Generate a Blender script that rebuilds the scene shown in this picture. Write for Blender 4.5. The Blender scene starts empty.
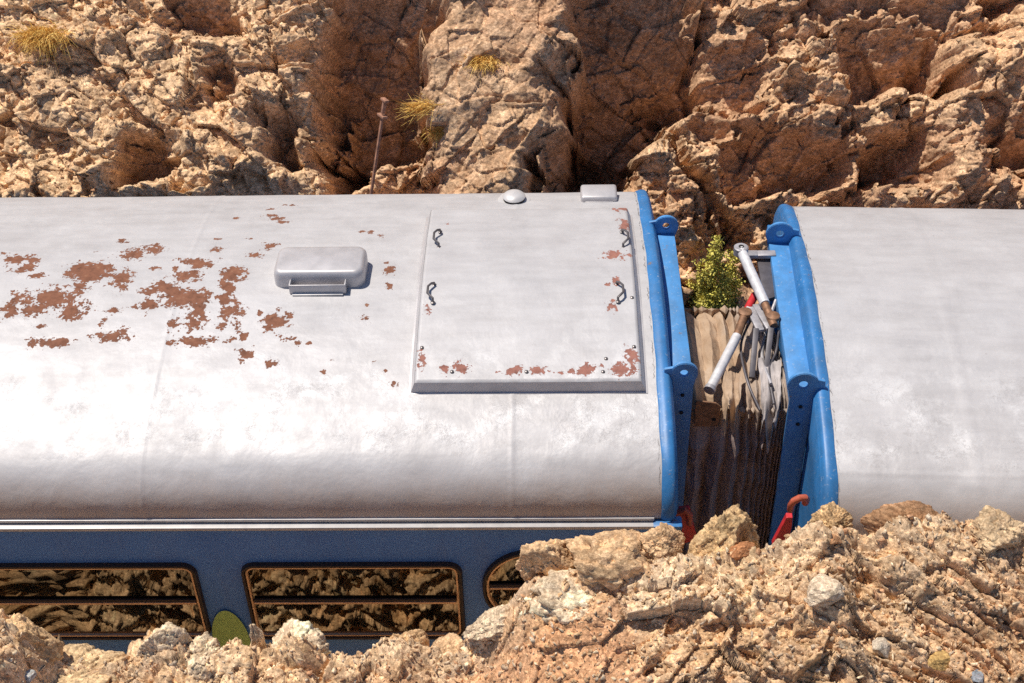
import bpy, bmesh, math, random
import numpy as np
from mathutils import Vector, Matrix

SC = bpy.context.scene
COL = SC.collection
rng = np.random.default_rng(7)
random.seed(7)

# ------------------------------------------------------------------ camera
F_PX, PITCH, YAW, ROLL = 1400.0, math.radians(40), 0.030, 0.026
CAM = np.array([0.0, -5.42, 5.84])
_fwd = np.array([-math.sin(YAW) * math.cos(PITCH), math.cos(YAW) * math.cos(PITCH), -math.sin(PITCH)])
_rt0 = np.array([math.cos(YAW), math.sin(YAW), 0.0])
_up0 = np.cross(_rt0, _fwd)
_rt = _rt0 * math.cos(ROLL) - _up0 * math.sin(ROLL)
_up = _up0 * math.cos(ROLL) + _rt0 * math.sin(ROLL)

def ray(px, py):
    d = _fwd + _rt * ((px - 512) / F_PX) - _up * ((py - 341.5) / F_PX)
    return d / np.linalg.norm(d)

def at_y(px, py, Y):
    d = ray(px, py); return CAM + d * ((Y - CAM[1]) / d[1])

def at_z(px, py, Z):
    d = ray(px, py); return CAM + d * ((Z - CAM[2]) / d[2])

def proj(P):
    q = np.asarray(P, float) - CAM
    z = q @ _fwd
    return 512 + F_PX * (q @ _rt) / z, 341.5 - F_PX * (q @ _up) / z

cam_data = bpy.data.cameras.new("camera")
cam_data.sensor_width = 36.0
cam_data.lens = 36.0 * F_PX / 1024.0
cam_data.clip_start, cam_data.clip_end = 0.05, 3000
cam = bpy.data.objects.new("camera", cam_data); COL.objects.link(cam)
cam.matrix_world = Matrix(((_rt[0], _up[0], -_fwd[0], CAM[0]), (_rt[1], _up[1], -_fwd[1], CAM[1]),
                           (_rt[2], _up[2], -_fwd[2], CAM[2]), (0, 0, 0, 1)))
SC.camera = cam

# ------------------------------------------------------------------ light
SUN_TO = Vector((-0.34, 0.19, 0.92)).normalized()
elev = math.asin(SUN_TO.z)
world = bpy.data.worlds.new("World"); SC.world = world; world.use_nodes = True
nt = world.node_tree; nt.nodes.clear()
sky = nt.nodes.new("ShaderNodeTexSky"); sky.sky_type = 'NISHITA'; sky.sun_disc = False
sky.sun_elevation = elev; sky.sun_rotation = math.atan2(SUN_TO.x, SUN_TO.y)
sky.altitude = 4000
bg = nt.nodes.new("ShaderNodeBackground"); bg.inputs[1].default_value = 0.13
wo = nt.nodes.new("ShaderNodeOutputWorld")
nt.links.new(sky.outputs[0], bg.inputs[0]); nt.links.new(bg.outputs[0], wo.inputs[0])
sd = bpy.data.lights.new("sun", 'SUN'); sd.energy = 4.8; sd.angle = math.radians(0.5); sd.color = (1.0, 0.93, 0.83)
so = bpy.data.objects.new("sun", sd); COL.objects.link(so)
so.rotation_euler = SUN_TO.to_track_quat('Z', 'Y').to_euler(); so.location = (0, 0, 20)
SC.view_settings.view_transform = 'Standard'; SC.view_settings.look = 'None'
SC.cycles.use_denoising = False
SC.view_settings.exposure = 0; SC.view_settings.gamma = 1

# ------------------------------------------------------------------ numpy noise
def _hash(*k):
    h = np.zeros(np.broadcast(*k).shape, np.uint32)
    for i, a in enumerate(k):
        h = h ^ (np.asarray(a).astype(np.int64) & 0xffffffff).astype(np.uint32) * np.uint32([0x9E3779B1, 0x85EBCA77, 0xC2B2AE3D, 0x27D4EB2F][i])
        h = (h ^ (h >> np.uint32(15))) * np.uint32(0x2C1B3C6D)
        h = (h ^ (h >> np.uint32(12))) * np.uint32(0x297A2D39)
        h = h ^ (h >> np.uint32(15))
    return h.astype(np.float64) / 4294967295.0

def vnoise(x, y, z, seed):
    xi, yi, zi = np.floor(x), np.floor(y), np.floor(z)
    fx, fy, fz = x - xi, y - yi, z - zi
    s = lambda t: t * t * t * (t * (t * 6 - 15) + 10)
    fx, fy, fz = s(fx), s(fy), s(fz)
    r = 0
    for dz in (0, 1):
        for dy in (0, 1):
            for dx in (0, 1):
                w = (fx if dx else 1 - fx) * (fy if dy else 1 - fy) * (fz if dz else 1 - fz)
                r = r + w * _hash(xi + dx, yi + dy, zi + dz, np.int64(seed))
    return r * 2 - 1

def fbm(x, y, z=0.0, seed=0, oct=4, gain=0.5, ridged=False):
    z = np.zeros_like(x) + z
    a, r, t = 1.0, 0, 0
    for o in range(oct):
        n = vnoise(x, y, z, seed + o * 13)
        if ridged: n = 1 - 2 * np.abs(n)
        r = r + a * n; t += a; a *= gain
        x, y, z = x * 2.03 + 7.1, y * 2.03 - 3.7, z * 2.03 + 1.3
    return r / t

def cells(x, y, seed):
    """2-D Worley: F1, F2, cell hash id pair, offset to the cell's seed."""
    xi, yi = np.floor(x), np.floor(y)
    f1 = np.full(x.shape, 9.0); f2 = np.full(x.shape, 9.0)
    ci = np.zeros_like(x); cj = np.zeros_like(x); ox = np.zeros_like(x); oy = np.zeros_like(x)
    for dj in (-1, 0, 1):
        for di in (-1, 0, 1):
            a, b = xi + di, yi + dj
            px = a + 0.08 + 0.84 * _hash(a, b, np.int64(seed)); py = b + 0.08 + 0.84 * _hash(a, b, np.int64(seed + 101))
            ex, ey = x - px, y - py
            d = np.hypot(ex, ey)
            m = d < f1
            f2 = np.where(m, f1, np.minimum(f2, d))
            ci, cj = np.where(m, a, ci), np.where(m, b, cj)
            ox, oy = np.where(m, ex, ox), np.where(m, ey, oy)
            f1 = np.where(m, d, f1)
    return f1, f2, ci, cj, ox, oy

def facet(x, y, seed, off=0.5, tilt=0.9, crack=0.25, cw=0.12, dome=0.0):
    """broken rock: every Worley cell is a tilted plane with its own height, split by cracks. Returns height, random tint."""
    f1, f2, ci, cj, ox, oy = cells(x, y, seed)
    h = lambda k: _hash(ci, cj, np.int64(seed + k)) * 2 - 1
    z = off * h(1) + tilt * (h(2) * ox + h(3) * oy) - dome * f1 * f1
    z -= crack * np.clip(1 - (f2 - f1) / cw, 0, 1) ** 1.5
    return z, h(5)

# ------------------------------------------------------------------ mesh helpers
def link(name, me, mat=None, parent=None, smooth=True):
    o = bpy.data.objects.new(name, me); COL.objects.link(o)
    if mat: me.materials.append(mat)
    if parent is not None: o.parent = parent
    if smooth and len(me.polygons): me.polygons.foreach_set("use_smooth", np.ones(len(me.polygons), bool))
    return o

def np_mesh(name, V, Fq, attrs=None):
    """V (n,3), Fq (m,k) all faces of one size"""
    V = np.asarray(V, np.float32); Fq = np.asarray(Fq, np.int32)
    me = bpy.data.meshes.new(name)
    me.vertices.add(len(V)); me.vertices.foreach_set("co", V.ravel())
    k = Fq.shape[1]
    me.loops.add(Fq.size); me.loops.foreach_set("vertex_index", Fq.ravel())
    me.polygons.add(len(Fq)); me.polygons.foreach_set("loop_start", np.arange(0, Fq.size, k, dtype=np.int32))
    me.update(calc_edges=True)
    for an, arr in (attrs or {}).items():
        if arr.ndim == 2:
            a = me.attributes.new(an, 'FLOAT_COLOR', 'POINT')
            c = np.ones((len(V), 4), np.float32); c[:, :3] = arr; a.data.foreach_set("color", c.ravel())
        else:
            a = me.attributes.new(an, 'FLOAT', 'POINT'); a.data.foreach_set("value", arr.astype(np.float32))
    return me

def grid_faces(nu, nv):
    """index = i*nv + j ; i along u, j along v"""
    i, j = np.meshgrid(np.arange(nu - 1), np.arange(nv - 1), indexing='ij')
    a = (i * nv + j).ravel()
    return np.stack([a, a + nv, a + nv + 1, a + 1], 1)

class MB:
    def __init__(s): s.v, s.f = [], []
    def add(s, v, f):
        n = len(s.v); s.v += [tuple(map(float, p)) for p in v]; s.f += [tuple(i + n for i in q) for q in f]; return s
    def box(s, c, d, rot=None):
        c = Vector(c); p = []
        for x in (-.5, .5):
            for y in (-.5, .5):
                for z in (-.5, .5):
                    q = Vector((x * d[0], y * d[1], z * d[2]))
                    if rot is not None: q = rot @ q
                    p.append(c + q)
        return s.add(p, [(0, 1, 3, 2), (4, 6, 7, 5), (0, 4, 5, 1), (2, 3, 7, 6), (0, 2, 6, 4), (1, 5, 7, 3)])
    def tube(s, pts, r, n=12, cap=True):
        pts = [Vector(p) for p in pts]; m = len(pts)
        rs = r if isinstance(r, (list, tuple)) else [r] * m
        t0 = (pts[1] - pts[0]).normalized()
        a = t0.orthogonal().normalized(); v = []
        for i, p in enumerate(pts):
            t = (pts[min(i + 1, m - 1)] - pts[max(i - 1, 0)]).normalized()
            a = (a - t * a.dot(t)).normalized(); b = t.cross(a)
            for k in range(n):
                an = 2 * math.pi * k / n
                v.append(p + (a * math.cos(an) + b * math.sin(an)) * rs[i])
        f = [(i * n + k, i * n + (k + 1) % n, (i + 1) * n + (k + 1) % n, (i + 1) * n + k) for i in range(m - 1) for k in range(n)]
        if cap: f += [tuple(reversed(range(n))), tuple(range((m - 1) * n, m * n))]
        return s.add(v, f)
    def prism(s, poly, axis_vec, origin=(0, 0, 0), ex=(1, 0, 0), ey=(0, 0, 1)):
        """2-D polygon in the ex/ey plane pushed along axis_vec"""
        o, ex, ey, ax = Vector(origin), Vector(ex), Vector(ey), Vector(axis_vec)
        n = len(poly)
        v = [o + ex * a + ey * b for a, b in poly] + [o + ex * a + ey * b + ax for a, b in poly]
        return s.add(v, [tuple(range(n)), tuple(reversed(range(n, 2 * n)))] + [(k, n + k, n + (k + 1) % n, (k + 1) % n) for k in range(n)])
    def lathe(s, prof, c, n=28, up=(0, 0, 1)):
        q = Vector(up).to_track_quat('Z', 'Y'); c = Vector(c); v = []
        for r, z in prof:
            for k in range(n):
                a = 2 * math.pi * k / n; v.append(c + q @ Vector((r * math.cos(a), r * math.sin(a), z)))
        m = len(prof)
        f = [(i * n + k, i * n + (k + 1) % n, (i + 1) * n + (k + 1) % n, (i + 1) * n + k) for i in range(m - 1) for k in range(n)]
        f += [tuple(reversed(range(n))), tuple(range((m - 1) * n, m * n))]
        return s.add(v, f)
    def build(s, name, mat, parent=None, bevel=0.0, seg=2, smooth=True, angle=35):
        me = bpy.data.meshes.new(name); me.from_pydata(s.v, [], s.f); me.update()
        bm = bmesh.new(); bm.from_mesh(me); bmesh.ops.recalc_face_normals(bm, faces=bm.faces)
        if bevel:
            es = [e for e in bm.edges if len(e.link_faces) == 2 and e.calc_face_angle(0) > math.radians(30)]
            bmesh.ops.bevel(bm, geom=es, offset=bevel, segments=seg, affect='EDGES', profile=0.5)
        for e in bm.edges:
            e.smooth = not (len(e.link_faces) == 2 and e.calc_face_angle(0) > math.radians(angle))
        flat = [all(not e.smooth for e in f.edges) for f in bm.faces]
        bm.to_mesh(me); bm.free()
        o = link(name, me, mat, parent, smooth)
        if smooth: me.polygons.foreach_set("use_smooth", [not q for q in flat])
        o.cycles.shadow_terminator_geometry_offset = 0.0
        return o

def thing(name, label, cat, loc=(0, 0, 0), rz=0.0, group=None):
    o = bpy.data.objects.new(name, None); COL.objects.link(o)
    o.location = loc; o.rotation_euler = (0, 0, rz); o.empty_display_size = 0.2
    return tag(o, label, cat, group)

def tag(o, label=None, cat=None, group=None, kind=None):
    for k, v in (("label", label), ("category", cat), ("group", group), ("kind", kind)):
        if v: o[k] = v
    return o

# ------------------------------------------------------------------ materials
class N:
    def __init__(s, name):
        s.m = bpy.data.materials.new(name); s.m.use_nodes = True
        s.t = s.m.node_tree; s.t.nodes.clear()
        s.out = s.t.nodes.new("ShaderNodeOutputMaterial"); s.b = s.t.nodes.new("ShaderNodeBsdfPrincipled")
        s.t.links.new(s.b.outputs[0], s.out.inputs[0])
        s.co = s.t.nodes.new("ShaderNodeTexCoord").outputs["Object"]
    def node(s, kind, **inp):
        n = s.t.nodes.new(kind)
        for k, v in inp.items(): s.set(n, k, v)
        return n
    def set(s, n, k, v):
        sock = n.inputs[k] if k in n.inputs.keys() else n.inputs[int(k[1:])]
        if isinstance(v, bpy.types.NodeSocket): s.t.links.new(v, sock)
        else:
            if hasattr(sock.default_value, '__len__') and len(sock.default_value) == 4 and len(v) == 3: v = (*v, 1)
            sock.default_value = v
    def P(s, **kw):
        for k, v in kw.items(): s.set(s.b, k.replace('_', ' '), v)
    def noise(s, scale, detail=4, rough=0.55, co=None, dist=0.0):
        return s.node("ShaderNodeTexNoise", Vector=co or s.co, Scale=scale, Detail=detail, Roughness=rough, Distortion=dist).outputs[0]
    def voro(s, scale, co=None, feature='F1', out=0):
        n = s.t.nodes.new("ShaderNodeTexVoronoi"); n.feature = feature
        s.set(n, "Vector", co or s.co); s.set(n, "Scale", scale); return n.outputs[out]
    def math(s, op, a, b=0.0, clamp=False):
        n = s.t.nodes.new("ShaderNodeMath"); n.operation = op; n.use_clamp = clamp
        s.set(n, '_0', a); s.set(n, '_1', b); return n.outputs[0]
    def ramp(s, f, *stops):
        n = s.t.nodes.new("ShaderNodeValToRGB"); s.t.links.new(f, n.inputs[0]); e = n.color_ramp.elements
        while len(e) < len(stops): e.new(0.5)
        for el, (p, c) in zip(e, stops):
            el.position = p; el.color = (c, c, c, 1) if isinstance(c, (int, float)) else (*c, 1)
        return n.outputs[0]
    def mix(s, f, a, b, mode='MIX'):
        n = s.t.nodes.new("ShaderNodeMix"); n.data_type = 'RGBA'; n.blend_type = mode
        s.set(n, '_0', f)
        for i, v in ((6, a), (7, b)):
            if isinstance(v, bpy.types.NodeSocket): s.t.links.new(v, n.inputs[i])
            else: n.inputs[i].default_value = (*v, 1) if len(v) == 3 else v
        return n.outputs[2]
    def map(s, scale=(1, 1, 1), rot=(0, 0, 0), loc=(0, 0, 0), co=None):
        n = s.t.nodes.new("ShaderNodeMapping"); s.t.links.new(co or s.co, n.inputs[0])
        n.inputs["Scale"].default_value = scale; n.inputs["Rotation"].default_value = rot; n.inputs["Location"].default_value = loc
        return n.outputs[0]
    def attr(s, name, out=0):
        n = s.t.nodes.new("ShaderNodeAttribute"); n.attribute_name = name; return n.outputs[out]
    def bump(s, h, strength=0.5, dist=0.01, prev=None):
        n = s.t.nodes.new("ShaderNodeBump"); s.set(n, "Height", h); s.set(n, "Strength", strength); s.set(n, "Distance", dist)
        if prev is not None: s.set(n, "Normal", prev)
        s.t.links.new(n.outputs[0], s.b.inputs["Normal"]); return n.outputs[0]

def simple(name, col, rough=0.5, metal=0.0, var=0.12, scale=9, bump=0.1, spec=0.5):
    n = N(name)
    f = n.noise(scale, 6, 0.6)
    c2 = tuple(max(0, c * (1 - 2.2 * var)) for c in col); c3 = tuple(min(1, c * (1 + var)) for c in col)
    n.P(Base_Color=n.ramp(f, (0.3, c2), (0.65, c3)), Roughness=rough, Metallic=metal, Specular_IOR_Level=spec)
    if bump: n.bump(n.noise(scale * 3, 5, 0.6), bump, 0.004)
    return n.m

def make_roof_mat(name, rust_col, old, rim_x=-1.0):
    n = N(name)
    mott = n.noise(2.2, 6, 0.65); streak = n.noise(5, 5, 0.6, n.map((0.5, 2.6, 2.6)))
    fine = n.noise(38, 5, 0.7)
    base = n.ramp(mott, (0.3, (0.45, 0.435, 0.435)), (0.5, (0.52, 0.505, 0.505)), (0.72, (0.56, 0.545, 0.545)))
    base = n.mix(0.35, base, n.ramp(streak, (0.32, (0.37, 0.355, 0.355)), (0.6, (0.53, 0.515, 0.52))))
    base = n.mix(n.ramp(fine, (0.58, 0.0), (0.76, 0.22)), base, (0.40, 0.35, 0.31))
    # warm light bounced off the ground, painted into the colour near the eave
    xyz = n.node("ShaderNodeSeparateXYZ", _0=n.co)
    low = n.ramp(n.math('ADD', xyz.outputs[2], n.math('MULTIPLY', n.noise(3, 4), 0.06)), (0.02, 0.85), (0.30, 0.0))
    bounce_streak = n.noise(10, 4, 0.6, n.map((1.0, 0.12, 0.12)))
    low = n.math('MULTIPLY', low, n.ramp(bounce_streak, (0.3, 0.55), (0.7, 1.0)))
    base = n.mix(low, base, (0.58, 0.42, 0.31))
    # dark dirt flecks and hairline cracks in the paint beside the rim
    fleck = n.noise(17, 4, 0.75, n.map((0.7, 1.3, 1), (0, 0, .2), (4, 1, 3)))
    base = n.mix(n.ramp(fleck, (0.69, 0.0), (0.76, 0.6)), base, (0.25, 0.21, 0.19))
    blot = n.noise(1.1, 5, 0.7, n.map((1, 1, 1), (0, 0, 0), (9, 3, 0)))
    base = n.mix(n.ramp(blot, (0.45, 0.0), (0.7, 0.18)), base, (0.42, 0.39, 0.38))
    ax = n.math('ABSOLUTE', xyz.outputs[0])
    jag = n.math('ADD', ax, n.math('MULTIPLY', n.math('SUBTRACT', n.noise(34, 3), 0.5), 0.035))
    crk = n.ramp(n.math('MULTIPLY', n.math('ABSOLUTE', n.math('SUBTRACT', jag, rim_x + 0.012)), 100), (0.12, 0.75), (0.45, 0.0))
    crk = n.math('MULTIPLY', crk, n.ramp(n.noise(9, 4, 0.7), (0.46, 0.0), (0.56, 1.0)))
    base = n.mix(crk, base, (0.07, 0.055, 0.05))
    # lumps and old paint skins, stronger on the shoulder
    yy = n.ramp(n.math('MULTIPLY', xyz.outputs[1], 1.0), (0.16, 0.25), (0.3, 1.0), (0.62, 0.9), (0.95, 0.22))
    yy = n.math('MULTIPLY', yy, n.ramp(n.noise(4.5, 4, 0.6, n.map(loc=(2, 8, 1))), (0.42, 0.1), (0.62, 1.3)))
    lump = n.noise(3.6, 4, 0.55, n.map((1, 0.8, 1)), 0.25)
    crinkle = n.ramp(n.noise(13, 10, 0.74, None, 0.3), (0.40, 0.0), (0.5, 0.75), (0.60, 1.0))
    patch = n.ramp(n.noise(4.2, 10, 0.78, None, 0.3), (0.42, 0.0), (0.58, 1.0))
    base = n.mix(n.math('MULTIPLY', n.math('MULTIPLY', patch, yy), 0.9), base, (0.66, 0.65, 0.65))
    lines = n.ramp(n.noise(9, 10, 0.75, None, 0.4), (0.485, 0.0), (0.5, 0.5), (0.515, 0.0))
    base = n.mix(n.math('MULTIPLY', lines, yy), base, (0.22, 0.20, 0.19))
    # flaked paint: attribute 'wear' is a signed distance in metres to the flaked spots
    w = n.attr("wear", 2)
    rag = n.math('ADD', n.math('SUBTRACT', n.noise(30, 10, 0.78), 0.5), n.math('MULTIPLY', n.math('SUBTRACT', n.noise(15, 3), 0.5), 0.9))
    w = n.math('SUBTRACT', w, 0.002)
    chunk = n.math('SUBTRACT', n.voro(55, n.map((1, 1, 1), co=None)), 0.5)
    wv = n.math('ADD', n.math('ADD', w, n.math('MULTIPLY', rag, 0.25)), n.math('MULTIPLY', chunk, 0.06))
    mask = n.ramp(n.math('ADD', n.math('MULTIPLY', wv, 40), 0.5), (0.47, 1.0), (0.56, 0.0))
    edge = n.ramp(n.math('ADD', n.math('MULTIPLY', wv, 40), 0.5), (0.4, 0.0), (0.5, 0.6), (0.63, 0.0))
    rc = n.ramp(n.noise(24, 5, 0.6), (0.25, tuple(c * 0.5 for c in rust_col)), (0.45, tuple(c * 0.9 for c in rust_col)), (0.62, tuple(c * 1.1 for c in rust_col)), (0.75, (0.30, 0.17, 0.10)))
    spk = n.ramp(n.math('ADD', n.noise(60, 6, 0.75), n.math('MULTIPLY', n.ramp(w, (0.0, 1.0), (0.16, 0.0)), 0.13)), (0.735, 0.0), (0.765, 0.85))
    base = n.mix(spk, base, rc)
    base = n.mix(edge, base, (0.30, 0.24, 0.22))
    base = n.mix(mask, base, rc)
    h = n.math('ADD', n.math('MULTIPLY', lump, 1.5), n.math('MULTIPLY', crinkle, n.math('MULTIPLY', yy, 0.10 if old else 0.03)))
    h = n.math('ADD', h, n.math('MULTIPLY', fine, 0.05))
    h = n.math('SUBTRACT', h, n.math('MULTIPLY', mask, 0.12))
    n.bump(h, 0.58, 0.012 if old else 0.009)
    rough = n.ramp(n.noise(7, 5, 0.6), (0.3, 0.47), (0.7, 0.63))
    rough = n.math('ADD', rough, n.math('MULTIPLY', mask, 0.4))
    metal = n.math('MULTIPLY', n.math('SUBTRACT', 1.0, mask), 0.17)
    n.P(Base_Color=base, Roughness=rough, Metallic=metal, Specular_IOR_Level=0.4)
    return n.m

def rim_blue(name, col, rough=0.32):
    n = N(name)
    f = n.noise(6, 6, 0.65); fine = n.noise(42, 5, 0.7)
    c = n.ramp(f, (0.3, tuple(a * 0.75 for a in col)), (0.7, tuple(min(1, a * 1.18) for a in col)))
    c = n.mix(n.ramp(fine, (0.595, 0.0), (0.68, 0.6)), c, (0.40, 0.46, 0.52))
    c = n.mix(n.ramp(n.noise(11, 7, 0.72, n.map(loc=(3, 1, 2))), (0.645, 0.0), (0.67, 0.85)), c, (0.20, 0.15, 0.13))
    c = n.mix(n.ramp(n.noise(4, 6, 0.7, n.map((3, 1, .6), loc=(1, 6, 2))), (0.45, 0.0), (0.75, 0.42)), c, (0.10, 0.16, 0.24))
    n.P(Base_Color=c, Roughness=rough, Specular_IOR_Level=0.5)
    n.bump(n.math('ADD', f, n.math('MULTIPLY', fine, 0.2)), 0.35, 0.006)
    return n.m

def make_wall_mat():
    n = N("blue_coach_paint")
    f = n.noise(1.6, 6, 0.65); g = n.noise(7, 5, 0.6, n.map((1, 1, 0.2)))
    c = n.ramp(f, (0.3, (0.085, 0.245, 0.66)), (0.7, (0.125, 0.325, 0.80)))
    c = n.mix(n.ramp(g, (0.5, 0.0), (0.8, 0.28)), c, (0.20, 0.20, 0.28))
    n.P(Base_Color=c, Roughness=n.ramp(g, (0.3, 0.28), (0.7, 0.45)), Specular_IOR_Level=0.35)
    n.bump(n.noise(1.3, 3), 0.25, 0.02)
    return n.m

def rock_mat(name, tint_scale=1.0, grain=60.0, strong=0.8):
    """colour comes from the mesh attribute 'tint' (per broken block), broken up by mineral grain, veins and dust"""
    n = N(name)
    c = n.attr("tint", 0)
    a = n.noise(grain * 0.35, 8, 0.72); b = n.noise(grain, 6, 0.75)
    v = n.voro(grain * 0.8)
    c = n.mix(0.85, c, n.ramp(a, (0.30, (0.68, 0.65, 0.62)), (0.5, (0.98, 0.97, 0.96)), (0.68, (1.28, 1.27, 1.25))), 'MULTIPLY')
    c = n.mix(n.ramp(b, (0.58, 0.0), (0.72, 0.40)), c, (0.74 * tint_scale, 0.57 * tint_scale, 0.36 * tint_scale))
    c = n.mix(n.ramp(n.noise(grain * 0.6, 7, 0.75, n.map(loc=(5, 2, 9))), (0.60, 0.0), (0.74, 0.6)), c, (0.10, 0.065, 0.045))
    wco = n.t.nodes.new("ShaderNodeVectorMath"); wco.operation = 'MULTIPLY_ADD'
    nz = n.t.nodes.new("ShaderNodeTexNoise"); n.set(nz, "Vector", n.co); n.set(nz, "Scale", grain * .4); n.set(nz, "Detail", 4.0)
    n.t.links.new(nz.outputs["Color"], wco.inputs[0]); wco.inputs[1].default_value = (1.2 / grain,) * 3; n.t.links.new(n.map((1, 1, 1.5), (.5, .3, .2)), wco.inputs[2])
    bw = lambda sock: n.node("ShaderNodeRGBToBW", _0=sock).outputs[0]
    c1 = bw(n.voro(grain * 1.15, wco.outputs[0], out=1)); c2 = bw(n.voro(grain * 2.7, wco.outputs[0], out=1))
    c = n.mix(0.8, c, n.ramp(c1, (0.2, (0.70, 0.68, 0.66)), (0.5, (1.0, 1.0, 1.0)), (0.8, (1.30, 1.30, 1.30))), 'MULTIPLY')
    c = n.mix(0.7, c, n.ramp(c2, (0.2, (0.70, 0.66, 0.62)), (0.5, (1.0, 1.0, 1.0)), (0.8, (1.28, 1.28, 1.28))), 'MULTIPLY')
    vein = n.noise(6, 7, 0.7, n.map((1, 1, 2.4), (0.3, 0.8, 0.5)), 2.0)
    c = n.mix(n.ramp(vein, (0.47, 0.0), (0.5, 0.30), (0.53, 0.0)), c, (0.30, 0.11, 0.045))
    n.P(Base_Color=c, Roughness=0.92, Specular_IOR_Level=0.18)
    h = n.math('ADD', n.math('MULTIPLY', n.noise(grain * 0.5, 9, 0.72), .6), n.math('ADD', n.math('MULTIPLY', c1, 0.50), n.math('MULTIPLY', c2, 0.22)))
    n.bump(h, strong, 0.9 / grain)
    return n.m

M = {}
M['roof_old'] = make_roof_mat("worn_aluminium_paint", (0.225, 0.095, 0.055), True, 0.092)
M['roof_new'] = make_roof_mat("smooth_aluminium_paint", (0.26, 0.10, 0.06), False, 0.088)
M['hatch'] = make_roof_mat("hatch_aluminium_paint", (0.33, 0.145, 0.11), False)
M['trim'] = simple("pale_grey_trim", (0.58, 0.56, 0.55), 0.4, 0.15, 0.06, 14, 0.1)
M['vent'] = simple("grey_vent_paint", (0.54, 0.515, 0.515), 0.42, 0.3, 0.07, 10, 0.12)
M['blue'] = rim_blue("bright_blue_enamel", (0.035, 0.19, 0.46), 0.45)
M['portal'] = rim_blue("sky_blue_enamel", (0.075, 0.27, 0.58), 0.5)
M['wall'] = make_wall_mat()
M['green'] = simple("green_livery_paint", (0.46, 0.68, 0.20), 0.45, 0, 0.06, 8, 0.05)
M['rubber'] = simple("dark_window_rubber", (0.045, 0.026, 0.020), 0.55, 0, 0.1, 20, 0.1)
M['bronze'] = simple("bronze_window_trim", (0.80, 0.52, 0.34), 0.35, 0.8, 0.1, 16, 0.08)
M['steel'] = simple("dark_handle_steel", (0.17, 0.155, 0.155), 0.4, 0.6, 0.15, 30, 0.1)
M['grey_metal'] = simple("weathered_grey_metal", (0.42, 0.40, 0.41), 0.45, 0.3, 0.16, 18, 0.2)
M['white_tube'] = simple("white_painted_tube", (0.68, 0.66, 0.66), 0.4, 0.1, 0.1, 22, 0.1)
M['rust_rod'] = simple("rusty_brown_rod", (0.27, 0.14, 0.075), 0.6, 0.3, 0.25, 26, 0.3)
M['stake'] = simple('pale_rusty_iron', (0.40, 0.20, 0.125), 0.85, 0.0, 0.25, 20, 0.2)
M['dark_plate'] = simple("dark_grey_plate", (0.10, 0.09, 0.10), 0.5, 0.2, 0.15, 18, 0.15)
M['red'] = simple("bright_red_paint", (0.62, 0.035, 0.04), 0.4, 0, 0.12, 15, 0.1)
M['orange'] = simple("orange_hose_rubber", (0.50, 0.115, 0.06), 0.45, 0, 0.12, 18, 0.15)
M['hole'] = simple("dark_recess", (0.012, 0.012, 0.014), 0.8, 0, 0.1, 10, 0)
n = N("darker_mirror_glass")
n.P(Base_Color=(0.21, 0.18, 0.14), Metallic=1.0, Roughness=n.ramp(n.noise(9, 5), (0.45, 0.004), (0.75, 0.03)))
M['glass_dark'] = n.m
n = N("tinted_mirror_glass")
n.P(Base_Color=n.ramp(n.noise(2.0, 3), (0.3, (0.25, 0.215, 0.17)), (0.7, (0.31, 0.27, 0.21))), Metallic=1.0, Roughness=n.ramp(n.noise(9, 5), (0.45, 0.004), (0.75, 0.035)))
n.bump(n.noise(2.2, 2), 0.03, 0.01)
M['glass'] = n.m
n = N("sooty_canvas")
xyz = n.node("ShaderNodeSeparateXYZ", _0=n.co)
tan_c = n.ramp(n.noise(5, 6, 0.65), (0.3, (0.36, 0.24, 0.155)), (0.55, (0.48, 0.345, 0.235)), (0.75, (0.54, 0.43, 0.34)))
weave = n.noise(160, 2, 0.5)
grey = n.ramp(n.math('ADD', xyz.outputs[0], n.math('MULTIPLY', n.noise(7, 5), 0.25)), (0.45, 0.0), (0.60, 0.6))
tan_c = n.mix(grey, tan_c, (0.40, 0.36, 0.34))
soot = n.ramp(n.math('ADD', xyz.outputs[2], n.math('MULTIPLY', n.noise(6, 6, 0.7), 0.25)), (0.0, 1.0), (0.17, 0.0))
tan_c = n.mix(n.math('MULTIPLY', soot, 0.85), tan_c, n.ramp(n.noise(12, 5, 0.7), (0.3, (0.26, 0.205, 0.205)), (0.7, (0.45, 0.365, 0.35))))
n.P(Base_Color=tan_c, Roughness=0.9, Specular_IOR_Level=0.15)
n.bump(n.math('ADD', n.math('MULTIPLY', weave, 0.12), n.math('ADD', n.noise(22, 6, 0.65, None, 1.0), n.math('MULTIPLY', n.noise(9, 3, 0.5, n.map((1.0, 1.0, 1.0), (0.4, 0.7, 0.5)), 2.5), 0.5))), 0.5, 0.010)
M['canvas'] = n.m
M['rag'] = simple('faded_grey_canvas', (0.46, 0.41, 0.39), 0.9, 0, 0.14, 9, 0.4, 0.2)
M['bank_rock'] = rock_mat("tan_bank_rock", 1.0, 48.0, 0.6)
M['cliff_rock'] = rock_mat("red_brown_cliff_rock", 0.9, 26.0, 0.62)
M['gravel'] = rock_mat("loose_gravel", 0.95, 70.0, 0.7)
n = N("track_ballast")
g = n.noise(14, 8, 0.75)
n.P(Base_Color=n.ramp(g, (0.3, (0.10, 0.065, 0.045)), (0.7, (0.32, 0.22, 0.14))), Roughness=0.95)
n.bump(n.math('ADD', g, n.voro(24)), 0.9, 0.05)
M['ballast'] = n.m
def leaf_mat(name, a, b, sc=9):
    n = N(name)
    n.P(Base_Color=n.ramp(n.noise(sc, 4, 0.6), (0.35, a), (0.65, b)), Roughness=0.65, Specular_IOR_Level=0.25)
    return n.m
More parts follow.
